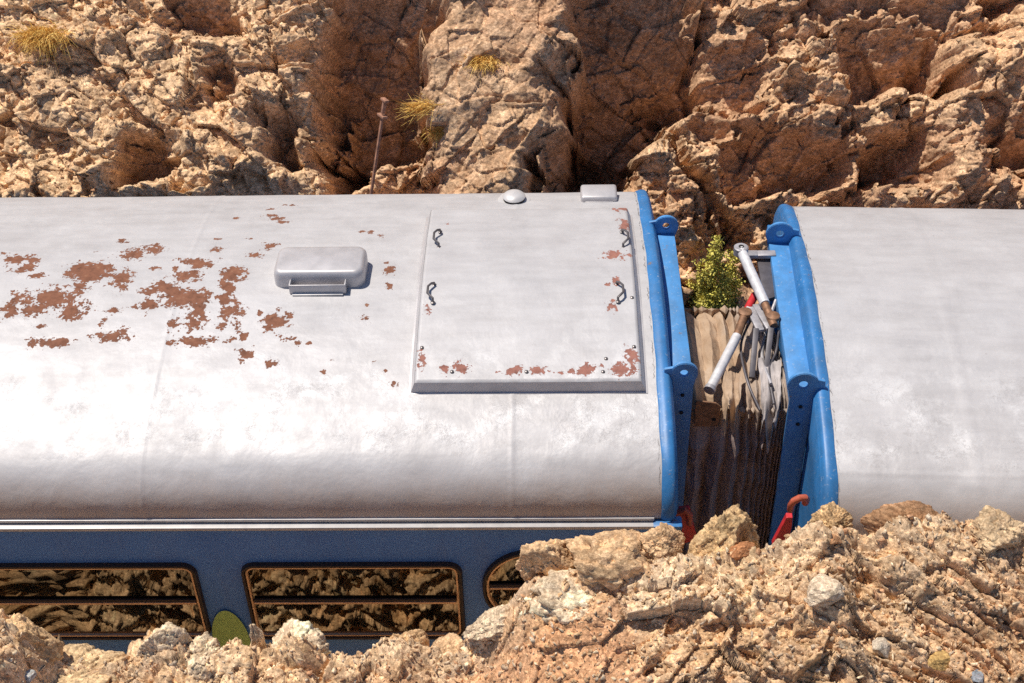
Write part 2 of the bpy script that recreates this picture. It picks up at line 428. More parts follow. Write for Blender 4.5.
M['straw'] = leaf_mat("dry_straw_grass", (0.72, 0.42, 0.085), (0.95, 0.64, 0.20))
M['shrub'] = leaf_mat("yellow_green_leaf", (0.48, 0.45, 0.07), (0.88, 0.76, 0.20), 14)
M['twig'] = simple("brown_twig", (0.13, 0.08, 0.05), 0.8, 0, 0.2, 20, 0.2)

# ------------------------------------------------------------------ coach body profile
WID = 3.0
_half = [(0.0, -0.02), (0.0, 0.0), (0.004, 0.055), (0.02, 0.115), (0.052, 0.175), (0.10, 0.23), (0.17, 0.282), (0.27, 0.328), (0.40, 0.370), (0.60, 0.417), (0.85, 0.463), (1.15, 0.502), (1.5, 0.522)]
_pts = np.array(_half + [(WID - y, z) for y, z in reversed(_half[:-1])])
def _cr(P, per):
    out = []
    for i in range(len(P) - 1):
        p0, p1, p2, p3 = P[max(i - 1, 0)], P[i], P[i + 1], P[min(i + 2, len(P) - 1)]
        for k in range(per):
            t = k / per
            out.append(0.5 * (2 * p1 + (p2 - p0) * t + (2 * p0 - 5 * p1 + 4 * p2 - p3) * t * t + (3 * p1 - p0 - 3 * p2 + p3) * t ** 3))
    out.append(P[-1]); return np.array(out)
_dense = _cr(_pts, 24)
_s = np.concatenate([[0], np.cumsum(np.hypot(*np.diff(_dense, axis=0).T))])
SLEN = _s[-1]
def prof(s):
    return np.stack([np.interp(s, _s, _dense[:, 0]), np.interp(s, _s, _dense[:, 1])], -1)
def prof_n(s):
    a, b = prof(np.asarray(s) - 0.004), prof(np.asarray(s) + 0.004)
    t = b - a; t /= np.linalg.norm(t, axis=-1, keepdims=True) + 1e-9
    return np.stack([-t[..., 1], t[..., 0]], -1)
def s_of_y(y):       # near-side arc position over a given Y
    k = np.searchsorted(_dense[2:, 0], y) + 2
    return float(np.interp(y, _dense[1:, 0] + np.arange(len(_dense) - 1) * 1e-9, _s[1:]))
def roof_hit(px, py, off=0.0):
    """first point of the (infinite) left roof seen at a pixel"""
    d = ray(px, py)
    t = np.linspace(6.5, 12, 4000); P = CAM + d * t[:, None]
    zz = np.interp(P[:, 1], _dense[1:, 0] + np.arange(len(_dense) - 1) * 1e-9, _dense[1:, 1], left=-9, right=-9) + off
    k = int(np.argmax(P[:, 2] < zz)); return P[k]

XL = at_y(677, 521, 0.0)[0]                 # end of the left coach
PSI = math.radians(2.4)

def wear_field(X, Y, blobs):
    d = np.full(X.shape, 1.0)
    for cx, cy, rx, ry in blobs:
        q = np.hypot((X - cx) / rx, (Y - cy) / ry)
        rm = (rx + ry) / 2; d = np.minimum(d, (q - 1) * rm * min(max(.055 / rm, 1.0), 5.0))
    return np.minimum(d, 0.5)

def blob_px(lst, ox, oy, k, off=0.0, sub=0.0):
    out = []
    for zx, zy, rx, ry in lst:
        p = roof_hit(ox + zx * k, oy + zy * k, off)
        z = (p - CAM) @ _fwd; m = z / F_PX
        el = math.atan2(CAM[2] - p[2], p[1] - CAM[1]) + 0.12
        out.append((p[0] - sub, p[1], max(rx * k * m, 0.006), max(ry * k * m / math.sin(el), 0.007)))
    return out

RUST_A = [(60,238,35,12),(95,240,20,14),(75,265,28,12),(113,287,22,8),(272,275,72,34),(8,222,8,4),(370,185,13,6),(405,225,33,25),(465,208,28,14),(368,298,26,32),(240,328,22,20),(150,355,65,32),(100,390,38,22),(28,388,22,24),(70,352,25,14),(222,392,36,28),(595,250,38,14),(652,210,16,9),(563,290,42,16),(490,325,45,25),(560,355,70,28),(598,390,25,30),(585,425,35,22),(525,430,13,20),(445,375,25,16),(312,428,9,14),(345,393,18,10),(345,472,50,14),(372,460,14,18),(150,488,58,12),(588,488,58,12),(702,285,30,25),(690,325,18,22),(685,358,22,16),(690,400,26,20),(664,438,14,12),(710,446,10,14),(733,472,8,8),(700,476,7,8),(656,352,12,9),(735,297,12,7),(832,425,38,22),(813,198,18,15),(768,228,18,7),(822,88,12,4),(815,107,20,5),(838,118,20,6),(858,127,16,4),(875,76,14,4),(890,226,16,5),(990,208,10,4),(742,525,22,12),(820,552,16,8),(867,478,14,6),(897,490,7,6),(930,491,6,4),(1000,542,7,3),(975,577,7,6),(118,441,12,5),(472,265,14,5),(527,266,9,7),(713,115,8,4),(655,178,12,3),(756,178,9,3),(290,215,9,3),(783,400,7,10)]
RUST_B = [(77,184,25,7),(122,196,11,6),(147,300,14,16),(145,342,11,11),(138,275,7,4),(72,442,17,11),(82,404,8,6),(155,635,14,10),(137,594,7,5),(100,570,5,4)]
rust = blob_px(RUST_A, 0, 180, 0.332, 0, XL) + blob_px([(a, b, c * .75, d * .75) for a, b, c, d in RUST_B], 340, 170, 0.3366, 0, XL)
HRUST = [(832,110,26,22),(845,165,18,22),(815,252,28,16),(855,252,9,9),(822,330,10,12),(800,340,12,4),(805,404,16,14),(868,560,18,32),(830,592,34,14),(745,592,24,14),(698,598,20,7),(655,601,14,5),(588,596,18,12),(512,594,28,10),(360,590,20,15),(312,594,15,10),(262,418,11,13),(243,562,11,20),(700,101,60,4),(790,100,22,6),(322,160,6,3)]

# ------------------------------------------------------------------ coaches
def sweep_profile(xs, offs, s0, s1, ns, sgn, wav=None):
    """strip over the roof profile: list of (x, outward offset)"""
    s = np.linspace(s0, s1, ns); p = prof(s); nn = prof_n(s)
    V = []
    for i, (x, o) in enumerate(zip(xs, offs)):
        q = p + nn * o
        xx = np.full(ns, sgn * x)
        if wav is not None: xx = xx + wav(i, s)
        V.append(np.stack([xx, q[:, 0], q[:, 1]], 1))
    return np.concatenate(V), grid_faces(len(xs), ns)

def fix_normals(o):
    me = o.data; bm = bmesh.new(); bm.from_mesh(me); bmesh.ops.recalc_face_normals(bm, faces=bm.faces); bm.to_mesh(me); bm.free()

def coach(root, sgn, roof_mat, blobs, length, rimw):
    # roof: fine where the flaked paint is, coarser beyond; x runs from the gangway end outwards
    near = np.arange(0.05, 4.4, 0.012 if blobs else 0.03); far = np.arange(4.4, length + .01, 0.2)
    xs = np.concatenate([near, far]); ss = np.linspace(0.0, SLEN, 300)
    X, S = np.meshgrid(xs, ss, indexing='ij')
    p = prof(S); nn = prof_n(S)
    w = 0.004 * fbm(X * 1.3 + 9 * sgn, S * 1.7, 0, 31 + sgn, 3) + 0.0025 * fbm(X * 4, S * 4, 0, 41 + sgn, 3)
    w = w * np.clip(S / 0.1, 0, 1)
    # sheet seams: thin raised laps across the roof
    for sx in ((0.93, 3.02) if sgn < 0 else (0.86, 1.9, 3.3)):
        w = w + 0.0035 * np.clip(1 - np.abs(X - sx) / 0.018, 0, 1)
    w = w + (0.0003 if sgn < 0 else 0.0022) * np.clip(1 - np.abs(S - 0.40) / 0.02, 0, 1)
    q = p + nn * w[..., None]
    V = np.stack([sgn * X, q[..., 0], q[..., 1]], -1).reshape(-1, 3)
    wear = wear_field(sgn * X, p[..., 0], blobs).ravel() if blobs else np.full(V.shape[0], 0.5)
    me = np_mesh("roof", V, grid_faces(len(xs), len(ss)), {"wear": wear})
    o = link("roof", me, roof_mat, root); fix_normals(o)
    # blue rounded rim at the gangway end
    t = np.linspace(0, 1, 14)
    rx = [rimw + 0.002] + list(rimw * (1 - t * 0.97)) ; ro = [0.003] + list(0.005 + 0.012 * np.sin(np.clip(t * 1.05, 0, 1) * math.pi) - 0.05 * np.clip(t - 0.72, 0, 1) ** 2 * 8)
    rx += [0.0, 0.0]; ro += [-0.03, -0.30]
    wob = lambda i, s: (0.0025 * np.sin(s * 7) + 0.002 * np.sin(s * 19 + 1)) * (1 if i < 2 else 0)
    V, Fq = sweep_profile(rx, ro, 0.0, SLEN, 200, sgn, wob)
    o = link("end_rim", np_mesh("end_rim", V, Fq), M['blue'], root); fix_normals(o)
    # end wall, down to the headstock
    mb = MB()
    pr = prof(np.linspace(0, SLEN, 60)); poly = [(y * 0.985 + 0.022, z - 0.03) for y, z in pr] + [(WID - 0.02, -2.2), (0.02, -2.2)]
    mb.prism(poly, (sgn * 0.03, 0, 0), (sgn * 0.012, 0, 0), (0, 1, 0), (0, 0, 1))
    mb.build("end_wall", M['blue'], root, smooth=False)
    for side in (0, 1):
        yy = 0.0 if side == 0 else WID; sg = -1 if side == 0 else 1
        # side panel with its lower skirt
        mb = MB(); mb.box((sgn * (length / 2 + 0.02), yy - sg * 0.02, -1.145), (length - 0.04, 0.03, 2.15)); mb.build("side_wall", M['wall'], root)
        mb = MB(); mb.box((sgn * (length + .13) / 2, yy + sg * 0.012, -0.048), (length - .13, 0.075, 0.026)); mb.build("gutter", M['trim'], root, 0.006)
        mb = MB(); mb.box((sgn * (length + .13) / 2, yy + sg * 0.004, -0.014), (length - .13, 0.022, 0.018)); mb.build("drip_rail", M['trim'], root, 0.003)
        mb = MB(); mb.box((sgn * 0.055, yy + sg * 0.012, -0.048), (0.165, 0.085, 0.034)); mb.build("gutter_end", M['blue'], root, 0.010)
    mb = MB(); mb.box((sgn * length / 2, WID / 2, -2.15), (length - 0.1, WID - 0.1, 0.12)); mb.build("underframe", M['dark_plate'], root)
    mb = MB(); mb.prism(poly, (sgn * 0.03, 0, 0), (sgn * length, 0, 0), (0, 1, 0), (0, 0, 1)); mb.build("end_wall", M['wall'], root, smooth=False)

def portal(root, sgn, x0, x1, y0, y1, ztop, beam_dz=0.02):
    """gangway portal frame: two posts ending in round eyed lugs and a beam across"""
    w = x1 - x0; cx = (x0 + x1) / 2
    def plate(y, name):
        mb = MB(); r = w * 0.68; n = 20
        out = [(cx + r * math.cos(a), ztop + r * math.sin(a)) for a in np.linspace(-0.5, math.pi + 0.5, n)]
        out += [(x0, ztop - r * 1.15), (x0, -2.0), (x1, -2.0), (x1, ztop - r * 1.15)]
        # ring with an eye: build as two halves around the hole
        hr = w * 0.20; m = 20
        hole = [(cx + hr * math.cos(a), ztop + 0.006 + hr * math.sin(a)) for a in np.linspace(-0.5, math.pi + 0.5, n)]
        hb = [(cx + hr * math.cos(a), ztop + 0.006 + hr * math.sin(a)) for a in np.linspace(math.pi + 0.5, 2 * math.pi - 0.5, 8)]
        th = 0.026
        for s_, yy in ((0, y), (1, y + th)):
            pass
        V, Fc = [], []
        outer = out; inner = hole + hb[1:-1]
        # upper ring quads
        for i in range(n - 1):
            k = len(V)
            V += [outer[i], outer[i + 1], hole[i + 1], hole[i]]; Fc.append((k, k + 1, k + 2, k + 3))
        k = len(V); V += [outer[n - 1], outer[n], outer[n + 3], outer[0]] + hb; Fc.append((k, k + 1, k + 2, k + 3) + tuple(k + 4 + j for j in reversed(range(len(hb)))))
        k = len(V); V += [outer[n], outer[n + 1], outer[n + 2], outer[n + 3]]; Fc.append((k, k + 1, k + 2, k + 3))
        front = [(sgn * a, y, b) for a, b in V]; back = [(sgn * a, y + th, b) for a, b in V]
        mb.add(front, Fc); mb.add(back, [tuple(reversed(f)) for f in Fc])
        ring = lambda L: [mb.add([(sgn * L[i][0], y, L[i][1]), (sgn * L[(i + 1) % len(L)][0], y, L[(i + 1) % len(L)][1]), (sgn * L[(i + 1) % len(L)][0], y + th, L[(i + 1) % len(L)][1]), (sgn * L[i][0], y + th, L[i][1])], [(0, 1, 2, 3)]) for i in range(len(L))]
        ring(outer); ring(inner)
        o = mb.build(name, M['portal'], root, smooth=False)
        bm = bmesh.new(); bm.from_mesh(o.data); bmesh.ops.remove_doubles(bm, verts=bm.verts, dist=1e-4); bmesh.ops.recalc_face_normals(bm, faces=bm.faces)
        bmesh.ops.bevel(bm, geom=[e for e in bm.edges if len(e.link_faces) == 2 and e.calc_face_angle(0) > 0.9], offset=0.004, segments=2, affect='EDGES'); bm.to_mesh(o.data); bm.free()
        return o
    a = plate(y0, "portal_post"); b = plate(y1 - 0.026, "portal_post")
    for k, z in enumerate((ztop - 0.16, ztop - 0.30)):
        mb = MB(); mb.lathe([(0.012, 0), (0.012, 0.004)], (sgn * cx, y0 - 0.003, z), 14, (0, -1, 0)); mb.build("bolt_hole", M['hole'], a)
    zb = ztop - w * 0.62
    mb = MB(); mb.box((sgn * cx, (y0 + y1) / 2, zb - 0.045 + beam_dz), (w * 0.98, y1 - y0 - 0.055, 0.09)); mb.build("portal_beam", M['portal'], root, 0.006)
    # brackets that tie the lugs back to the rim
    for y in (y0 + 0.013, y1 - 0.013):
        mb = MB(); mb.prism([(x1 - 0.012, ztop + 0.05), (x1 + 0.055, ztop + 0.035), (x1 + 0.06, ztop - 0.02), (x1 - 0.012, ztop - 0.06)], (0, 0.02, 0), (0, y - 0.01, 0), (sgn, 0, 0), (0, 0, 1)); mb.build("lug_bracket", M['portal'], root, 0.004, smooth=False)

left = thing("railway_coach", "silver roofed blue coach with rust flaked paint and a big square roof hatch", "railway coach", (XL, 0, 0))
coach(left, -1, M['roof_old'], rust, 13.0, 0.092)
RX = at_y(823, 515, -0.10)
right = thing("railway_coach", "plain silver roofed coach with a wide blue end rim, right of the bellows", "railway coach", (RX[0], -0.08, -0.075), -PSI)
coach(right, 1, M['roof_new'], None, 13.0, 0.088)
# x is measured from the coach end; negative = out into the gap
portal(left, -1, -0.128, -0.008, 0.70, 2.20, 0.445)
portal(right, 1, -0.130, 0.006, 0.72, 2.24, 0.475)

# ---- roof hatch (left coach): curved plate on a flared curb
def loc(p): return (p[0] - XL, p[1], p[2])
hxl0, hxr0 = roof_hit(411, 389)[0] - XL, roof_hit(645.5, 388)[0] - XL
HY0, HY1, HH = 0.585, 2.32, 0.085
hsl = 0.026
def roof_z(y): return np.interp(y, _dense[1:, 0] + np.arange(len(_dense) - 1) * 1e-9, _dense[1:, 1])
xs = np.linspace(hxl0 + hsl, hxr0 - hsl, 130); ys = np.linspace(HY0 + hsl * .2, HY1 - hsl, 150)
X, Y = np.meshgrid(xs, ys, indexing='ij')
edge = np.minimum(np.minimum(X - xs[0], xs[-1] - X), np.minimum(Y - ys[0], ys[-1] - Y))
Z = roof_z(Y) + HH + 0.0025 * fbm(X * 3, Y * 3, 0, 77, 3) - 0.012 * np.clip(1 - edge / 0.012, 0, 1) ** 2
hb = blob_px([(a, b, c * .85, d * .85) for a, b, c, d in HRUST], 340, 170, 0.3366, HH, XL)
me = np_mesh("roof_hatch", np.stack([X, Y, Z], -1).reshape(-1, 3), grid_faces(len(xs), len(ys)), {"wear": wear_field(X, Y, hb).ravel()})
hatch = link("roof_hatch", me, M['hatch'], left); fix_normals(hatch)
mb = MB(); ring_t, ring_b = [], []
def rim_pts(x0, x1, y0, y1, dz, n=24):
    P = [(x, y0) for x in np.linspace(x0, x1, n)] + [(x1, y) for y in np.linspace(y0, y1, n)][1:] + [(x, y1) for x in np.linspace(x1, x0, n)][1:] + [(x0, y) for y in np.linspace(y1, y0, n)][1:-1]
    return [(x, y, float(roof_z(y)) + dz) for x, y in P]
T = rim_pts(xs[0] - .001, xs[-1] + .001, ys[0] - .001, ys[-1] + .001, HH - 0.011); B = rim_pts(hxl0, hxr0, HY0, HY1, 0.004); B2 = rim_pts(hxl0 - .012, hxr0 + .012, HY0 - .012, HY1 + .012, 0.003); 
k = len(T); mb.add(T + B + B2, [(i, (i + 1) % k, k + (i + 1) % k, k + i) for i in range(k)] + [(k + i, k + (i + 1) % k, 2 * k + (i + 1) % k, 2 * k + i) for i in range(k)])
mb.build("curb", M['vent'], hatch)
def hp(px, py): return loc(roof_hit(px, py, HH))
for (px, py, s) in ((437, 240, 1), (431, 294, 1), (625, 240, -1), (620, 293, -1)):
    c = Vector(hp(px, py)); mb = MB()
    L, h = 0.075, 0.035
    mb.tube([c + Vector((0.016 * s, -L - .012, 0.0)), c + Vector((0.016 * s, -L, h * .8)), c + Vector((0, -L * .8, h)), c + Vector((-0.018 * s, -L * .45, h)), c + Vector((-0.018 * s, L * .45, h)), c + Vector((0, L * .8, h)), c + Vector((0.016 * s, L, h * .8)), c + Vector((0.016 * s, L + .012, 0))], 0.0075, 8)
    for e in (-1, 1): mb.lathe([(0.014, 0), (0.014, 0.006), (0.006, 0.010)], c + Vector((0.016 * s, e * (L + .012), 0)), 10)
    mb.build("handle", M['steel'], hatch)
for px, py in ((422, 348), (452, 372), (526.5, 372), (603, 372), (634, 347), (606, 359), (632, 298)):
    mb = MB(); mb.lathe([(0.012, 0), (0.011, 0.007), (0.004, 0.011)], hp(px, py), 10); mb.build("bolt", M['steel'], hatch)

# ---- rounded ventilator box with an open pocket in front
c = roof_hit(319, 289); cx, cy, cz = c[0] - XL, c[1], c[2]
slope = math.atan2(roof_z(cy + .2) - roof_z(cy), .2)
R = Matrix.Rotation(slope, 3, 'X')
w2 = 86 / 152 / 2
mb = MB()
def rbox_poly(w, h, r, n=6, flare=0.0):
    P = []
    for sx, sy, a0 in ((1, 1, 0), (-1, 1, 90), (-1, -1, 180), (1, -1, 270)):
        for k in range(n + 1):
            a = math.radians(a0 + 90 * k / n); P.append((sx * (w - r) + r * math.cos(a), sy * (h - r) + r * math.sin(a)))
    return P
yc, d2 = cy + 0.16, 0.15
rings = [(w2 * 1.0, d2, 0.06, 0.0), (w2 * 1.0, d2, 0.06, 0.075), (w2 * .985, d2 * .97, 0.055, 0.105), (w2 * .95, d2 * .89, 0.05, 0.122), (w2 * .90, d2 * .80, 0.05, 0.126)]
V, Fc = [], []
for (a, b, r, z) in rings:
    for (x, y) in rbox_poly(a, b, r):
        q = R @ Vector((x, y, z)); V.append((cx + q.x, yc + q.y, float(roof_z(yc)) - 0.012 + q.z))
k = len(V) // len(rings)
for i in range(len(rings) - 1): Fc += [(i * k + j, i * k + (j + 1) % k, (i + 1) * k + (j + 1) % k, (i + 1) * k + j) for j in range(k)]
Fc.append(tuple(range((len(rings) - 1) * k, len(rings) * k)))
vent = mb.add(V, Fc).build("roof_ventilator", M['vent'], left, angle=50)
mb = MB(); pw = w2 * .62
def vp(x, y, z):
    q = R @ Vector((x, y, z)); return (cx + q.x, yc + q.y, float(roof_z(yc)) - 0.012 + q.z)
for (x0, x1, y0, y1, z0, z1) in ((-pw, pw, -d2 - .062, -d2 - .054, 0.012, .078), (-pw, -pw + .008, -d2 - .054, -d2 + .01, 0.012, .078), (pw - .008, pw, -d2 - .054, -d2 + .01, 0.012, .078), (-pw, pw, -d2 - .054, -d2 + .01, 0.012, .02)):
    mb.box(vp((x0 + x1) / 2, (y0 + y1) / 2, (z0 + z1) / 2), (x1 - x0, y1 - y0, z1 - z0), R)
mb.build("vent_pocket", M['vent'], vent, 0.002)
mb = MB(); mb.box(vp(0, -d2 - .066, 0.015), (pw * 1.8, 0.03, 0.006), R); mb.build("vent_flange", M['trim'], vent, 0.002)
mb = MB(); mb.box(vp(-.02, d2 + .012, 0.03), (w2 * 1.15, 0.02, 0.05), R); mb.build("vent_back_strip", M['dark_plate'], vent, 0.002)

# ---- mushroom ventilator and small box ventilator near the far side
p = roof_hit(514, 203); mc = (p[0] - XL, p[1] + .05, float(roof_z(p[1] + .05)))
mb = MB(); mb.lathe([(0.112, -.02), (0.110, 0.006), (0.09, 0.010), (0.066, 0.012), (0.066, 0.030), (0.077, 0.031), (0.079, 0.036), (0.068, 0.048), (0.042, 0.058), (0.012, 0.061)], mc, 30)
mb.build("mushroom_ventilator", M['trim'], left, angle=50)
mb = MB(); mb.lathe([(0.0745, 0.0125), (0.0745, 0.0295)], mc, 24); mb.build("vent_slot", M['hole'], left)
p = roof_hit(599, 201); bc = (p[0] - XL, p[1] + .06, float(roof_z(p[1] + .06)))
mb = MB(); mb.box((bc[0], bc[1], bc[2] + .022), (0.250, 0.17, 0.085)); o = mb.build("box_ventilator", M['vent'], left, 0.020, 3)
mb = MB(); mb.box((bc[0], bc[1] - .089, bc[2] + .012), (0.19, 0.012, 0.040)); mb.build("vent_louvre", M['vent'], o, 0.003)

# ---- windows in the near side wall of the left coach
def rr(w, h, r, n=10):
    P = []
    for sx, sy, a0 in ((1, 1, 0), (-1, 1, 90), (-1, -1, 180), (1, -1, 270)):
        for k in range(n + 1):
            a = math.radians(a0 + 90 * k / n); P.append((sx * (w / 2 - r) + r * math.cos(a), sy * (h / 2 - r) + r * math.sin(a)))
    return P
YW = -0.005   # outer face of the side wall is at about -0.005+...
def ringmesh(mb, w, h, r, t, y0, y1, cx, cz):
    a, b = rr(w, h, r), rr(w - 2 * t, h - 2 * t, max(r - t, .01)); k = len(a)
    V = [(cx + x, y0 + .004, cz + z) for x, z in a] + [(cx + x, y1, cz + z) for x, z in rr(w - t * .4, h - t * .4, r - t * .2)] + [(cx + x, y1, cz + z) for x, z in rr(w - 1.6 * t, h - 1.6 * t, max(r - .8 * t, .01))] + [(cx + x, y0 + .004, cz + z) for x, z in b]
    mb.add(V, [(i * k + j, i * k + (j + 1) % k, (i + 1) * k + (j + 1) % k, (i + 1) * k + j) for i in range(3) for j in range(k)])
def window(cx, cz, w, h, r, bar):
    y = 0.005
    mb = MB(); ringmesh(mb, w, h, r, 0.026, y, y - .030, cx, cz); f = mb.build("window_frame", M['rubber'], left)
    mb = MB(); ringmesh(mb, w - .050, h - .050, r - .025, 0.0175, y, y - .022, cx, cz); mb.build("frame_trim", M['bronze'], f)
    P = rr(w - .05, h - .05, r - .025)
    for gm, hi in ((M['glass_dark'], True), (M['glass'], False)):
        Q = [(a, max(b, bar + .002) if hi else min(b, bar)) for a, b in P]; Q = [q for i, q in enumerate(Q) if q != Q[i - 1]]
        tl = .004 if hi else 0.0
        mb = MB(); mb.add([(cx + a, y - .006 - tl * (b - bar) / h, cz + b) for a, b in Q], [tuple(range(len(Q)))]); mb.build("window_pane", gm, f, smooth=False)
    mb = MB(); mb.box((cx, y - .016, cz + bar + .016), (w - .09, .016, .018)); mb.build("window_bar", M['rubber'], f, .003)
    mb = MB(); mb.box((cx, y - .018, cz + bar - .004), (w - .09, .022, .018)); mb.build("bar_trim", M['bronze'], f, .003)
a = at_y(238.5, 566, -.02); b = at_y(466, 640, -.02)
ztop = at_y(352, 565, -.02)[2]; zbot = at_y(352, 639.5, -.02)[2]
xl = at_y(246.5, 602, -.02)[0]; xr = at_y(464, 602, -.02)[0]
W1 = xr - xl; HC = (ztop + zbot) / 2; WH = ztop - zbot
barz = at_y(352, 602.5, -.02)[2] - HC
window((xl + xr) / 2 - XL, HC, W1, WH, 0.085, barz)
xr2 = at_y(203.5, 602, -.02)[0]
window(xr2 - W1 / 2 - XL, HC, W1, WH, 0.085, barz)
window(xr2 - W1 * 1.5 - (xl - xr2) - XL, HC, W1, WH, 0.085, barz)
x3 = at_y(482, 588, -.02)[0]; z3t = at_y(530, 552, -.02)[2]; z3b = at_y(530, 625, -.02)[2]
window(x3 + 0.36 - XL, (z3t + z3b) / 2, 0.72, z3t - z3b, (z3t - z3b) * .47, at_y(510, 588, -.02)[2] - (z3t + z3b) / 2)
# green livery oval painted on the side between the windows
g0 = at_y(226, 611, -.01); gb = at_y(233, 665, -.01)
gw, gh = 0.115, 0.26
P = [(gw * math.cos(t) * (1 - .12 * math.sin(t)), gh * math.sin(t)) for t in np.linspace(0, 2 * math.pi, 41)[:-1]]
mb = MB(); ecx, ecz = at_y(229.5, 632, -.01)[0] - XL, g0[2] - gh
mb.add([(ecx + a, -.0075, ecz + b) for a, b in P], [tuple(range(len(P)))]); mb.build("green_emblem", M['green'], left, smooth=False)

# ---- jumper hoses and brackets at the coach corners
p = at_y(686, 512, 0.30); lp = Vector(loc(p))
mb = MB(); mb.prism([(-.045, .02), (.02, .03), (.085, -.25), (0.0, -.28)], (0, .03, 0), lp, (1, 0, 0), (0, 0, 1)); mb.build("red_bracket", M['red'], left, .004, smooth=False)
mb = MB(); mb.tube([lp + Vector((-.08, .02, -.10)), lp + Vector((-.06, -.01, 0.0)), lp + Vector((-.01, -.02, .04)), lp + Vector((.02, -.02, .0)), lp + Vector((.025, -.02, -.08))], .02, 12); mb.build("corner_hose", M['orange'], left)
mat_r = Matrix.Translation(right.location) @ Matrix.Rotation(-PSI, 4, 'Z')
def rloc(p): return mat_r.inverted() @ Vector(p)
rp = rloc(at_y(788, 520, 0.10))
mb = MB(); mb.prism([(.025, .02), (-.01, .02), (-.07, -.22), (.02, -.24), (.03, -.05)], (0, .04, 0), rp, (1, 0, 0), (0, 0, 1)); mb.build("red_bracket", M['red'], right, .004, smooth=False)
hc = rloc(at_y(799, 503, 0.02))
mb = MB(); mb.tube([hc + Vector((-.035, .03, -.09)), hc + Vector((-.04, .01, -.03)), hc + Vector((-.030, 0, .015)), hc + Vector((-.002, 0, .040)), hc + Vector((.03, .01, .034)), hc + Vector((.045, .03, .0)), hc + Vector((.045, .05, -.05))], .020, 14); mb.build("corner_hose", M['orange'], right)

# ------------------------------------------------------------------ gangway bellows between the coaches
GX0, GX1 = XL + 0.10, RX[0] - 0.06
bell = thing("gangway_bellows", "sooty tan canvas bellows with grey braces joining the two coaches", "bellows", (GX0, 0, 0))
gw_ = GX1 - GX0
bs = [(0.80, -2.2), (0.79, -0.10), (0.80, 0.02), (0.85, 0.10), (0.95, 0.145), (1.3, 0.16), (1.55, 0.14), (1.70, 0.08), (1.75, 0.01), (1.76, -0.1), (1.76, -2.2)]
bp = _cr(np.array(bs), 20); L = np.concatenate([[0], np.cumsum(np.hypot(*np.diff(bp, axis=0).T))])
nu, nv = 220, 420
sgm = lambda v, w: 1 / (1 + np.exp(-v / w))
lin = np.concatenate([np.linspace(0, 1.1, 40)[:-1], np.linspace(1.1, L[-1] - 2.0, nv - 60), np.linspace(L[-1] - 2.0, L[-1], 22)[1:]]); nv = len(lin)
base = np.stack([np.interp(lin, L, bp[:, 0]), np.interp(lin, L, bp[:, 1])], 1)
tn = np.gradient(base, axis=0); tn /= np.linalg.norm(tn, axis=1, keepdims=True); nrm = np.stack([-tn[:, 1], tn[:, 0]], 1)
folds = np.array([0, .24, .42, .56, .66, .74, .80, .85, .89, .93, .965, 1.0])
u = np.linspace(0, 1, nu); U, S = np.meshgrid(u, lin, indexing='ij')
ph = np.interp(U + 0.055 * fbm(U * 3, S * 2.2, 0, 3, 4) * np.clip(U * (1 - U) * 6, 0, 1), folds, np.arange(len(folds)))
tri = 1 - np.abs((ph % 1) - 0.5) * 2          # 0 at the folds, 1 mid
depth = np.interp(U, [0, .3, .7, 1], [0.085, 0.095, 0.08, 0.055])
vertical = sgm(-base[:, 1] - .02, .11)[None, :]
dd = depth * (0.35 + 0.65 * vertical) * (np.abs(tri) ** 0.8) * (1 + .45 * fbm(U * 4, S * 1.8, 0, 27, 3)) + 0.011 * fbm(U * 6 + S * 2, S * 5, 0, 21, 3) + 0.035 * fbm(U * 4 + S * .8, S * 3.2, 0, 22, 3, ridged=True) - 0.02
dd = dd + .05 * fbm(U * 6, S * 1.5, 0, 29, 3) * np.exp(-((base[:, 1] - .02) / .09) ** 2)[None]
dd = dd - 0.06 * np.exp(-((U - 0.45) / 0.3) ** 2) * (1 - vertical) * 0.6
Vx = U * gw_ + 0.012 * fbm(U * 6, S * 4, 0, 23, 3)
q = base[None] + nrm[None] * dd[..., None]
yaw_fix = U * gw_ * -math.sin(PSI) * 0.5
me = np_mesh("canvas", np.stack([Vx, q[..., 0] + yaw_fix, q[..., 1]], -1).reshape(-1, 3), grid_faces(nu, nv))
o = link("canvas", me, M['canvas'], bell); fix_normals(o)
def bl(px, py, z): p = at_z(px, py, z); return Vector((p[0] - GX0, p[1], p[2]))
def rod(name, p, q, r, mat): mb = MB(); mb.tube([p, p.lerp(q, .5), q], r, 14); return mb.build(name, mat, bell)
# lower damper
A, Bm, Cc = bl(711, 387, .20), bl(737, 336, .27), bl(745, 314, .30)
d1 = rod("damper_tube", A, Bm, .030, M['white_tube']); o = rod("damper_rod", Bm, Cc, .027, M['rust_rod']); o.parent = d1
mb = MB(); mb.lathe([(.042, 0), (.042, .022), (.03, .03)], Cc, 18); mb.build("damper_cap", M['rust_rod'], d1)
mb = MB(); mb.tube([A + (A - Bm).normalized() * .004, A + (A - Bm).normalized() * .03], .036, 16); mb.build("damper_ring", M['grey_metal'], d1)
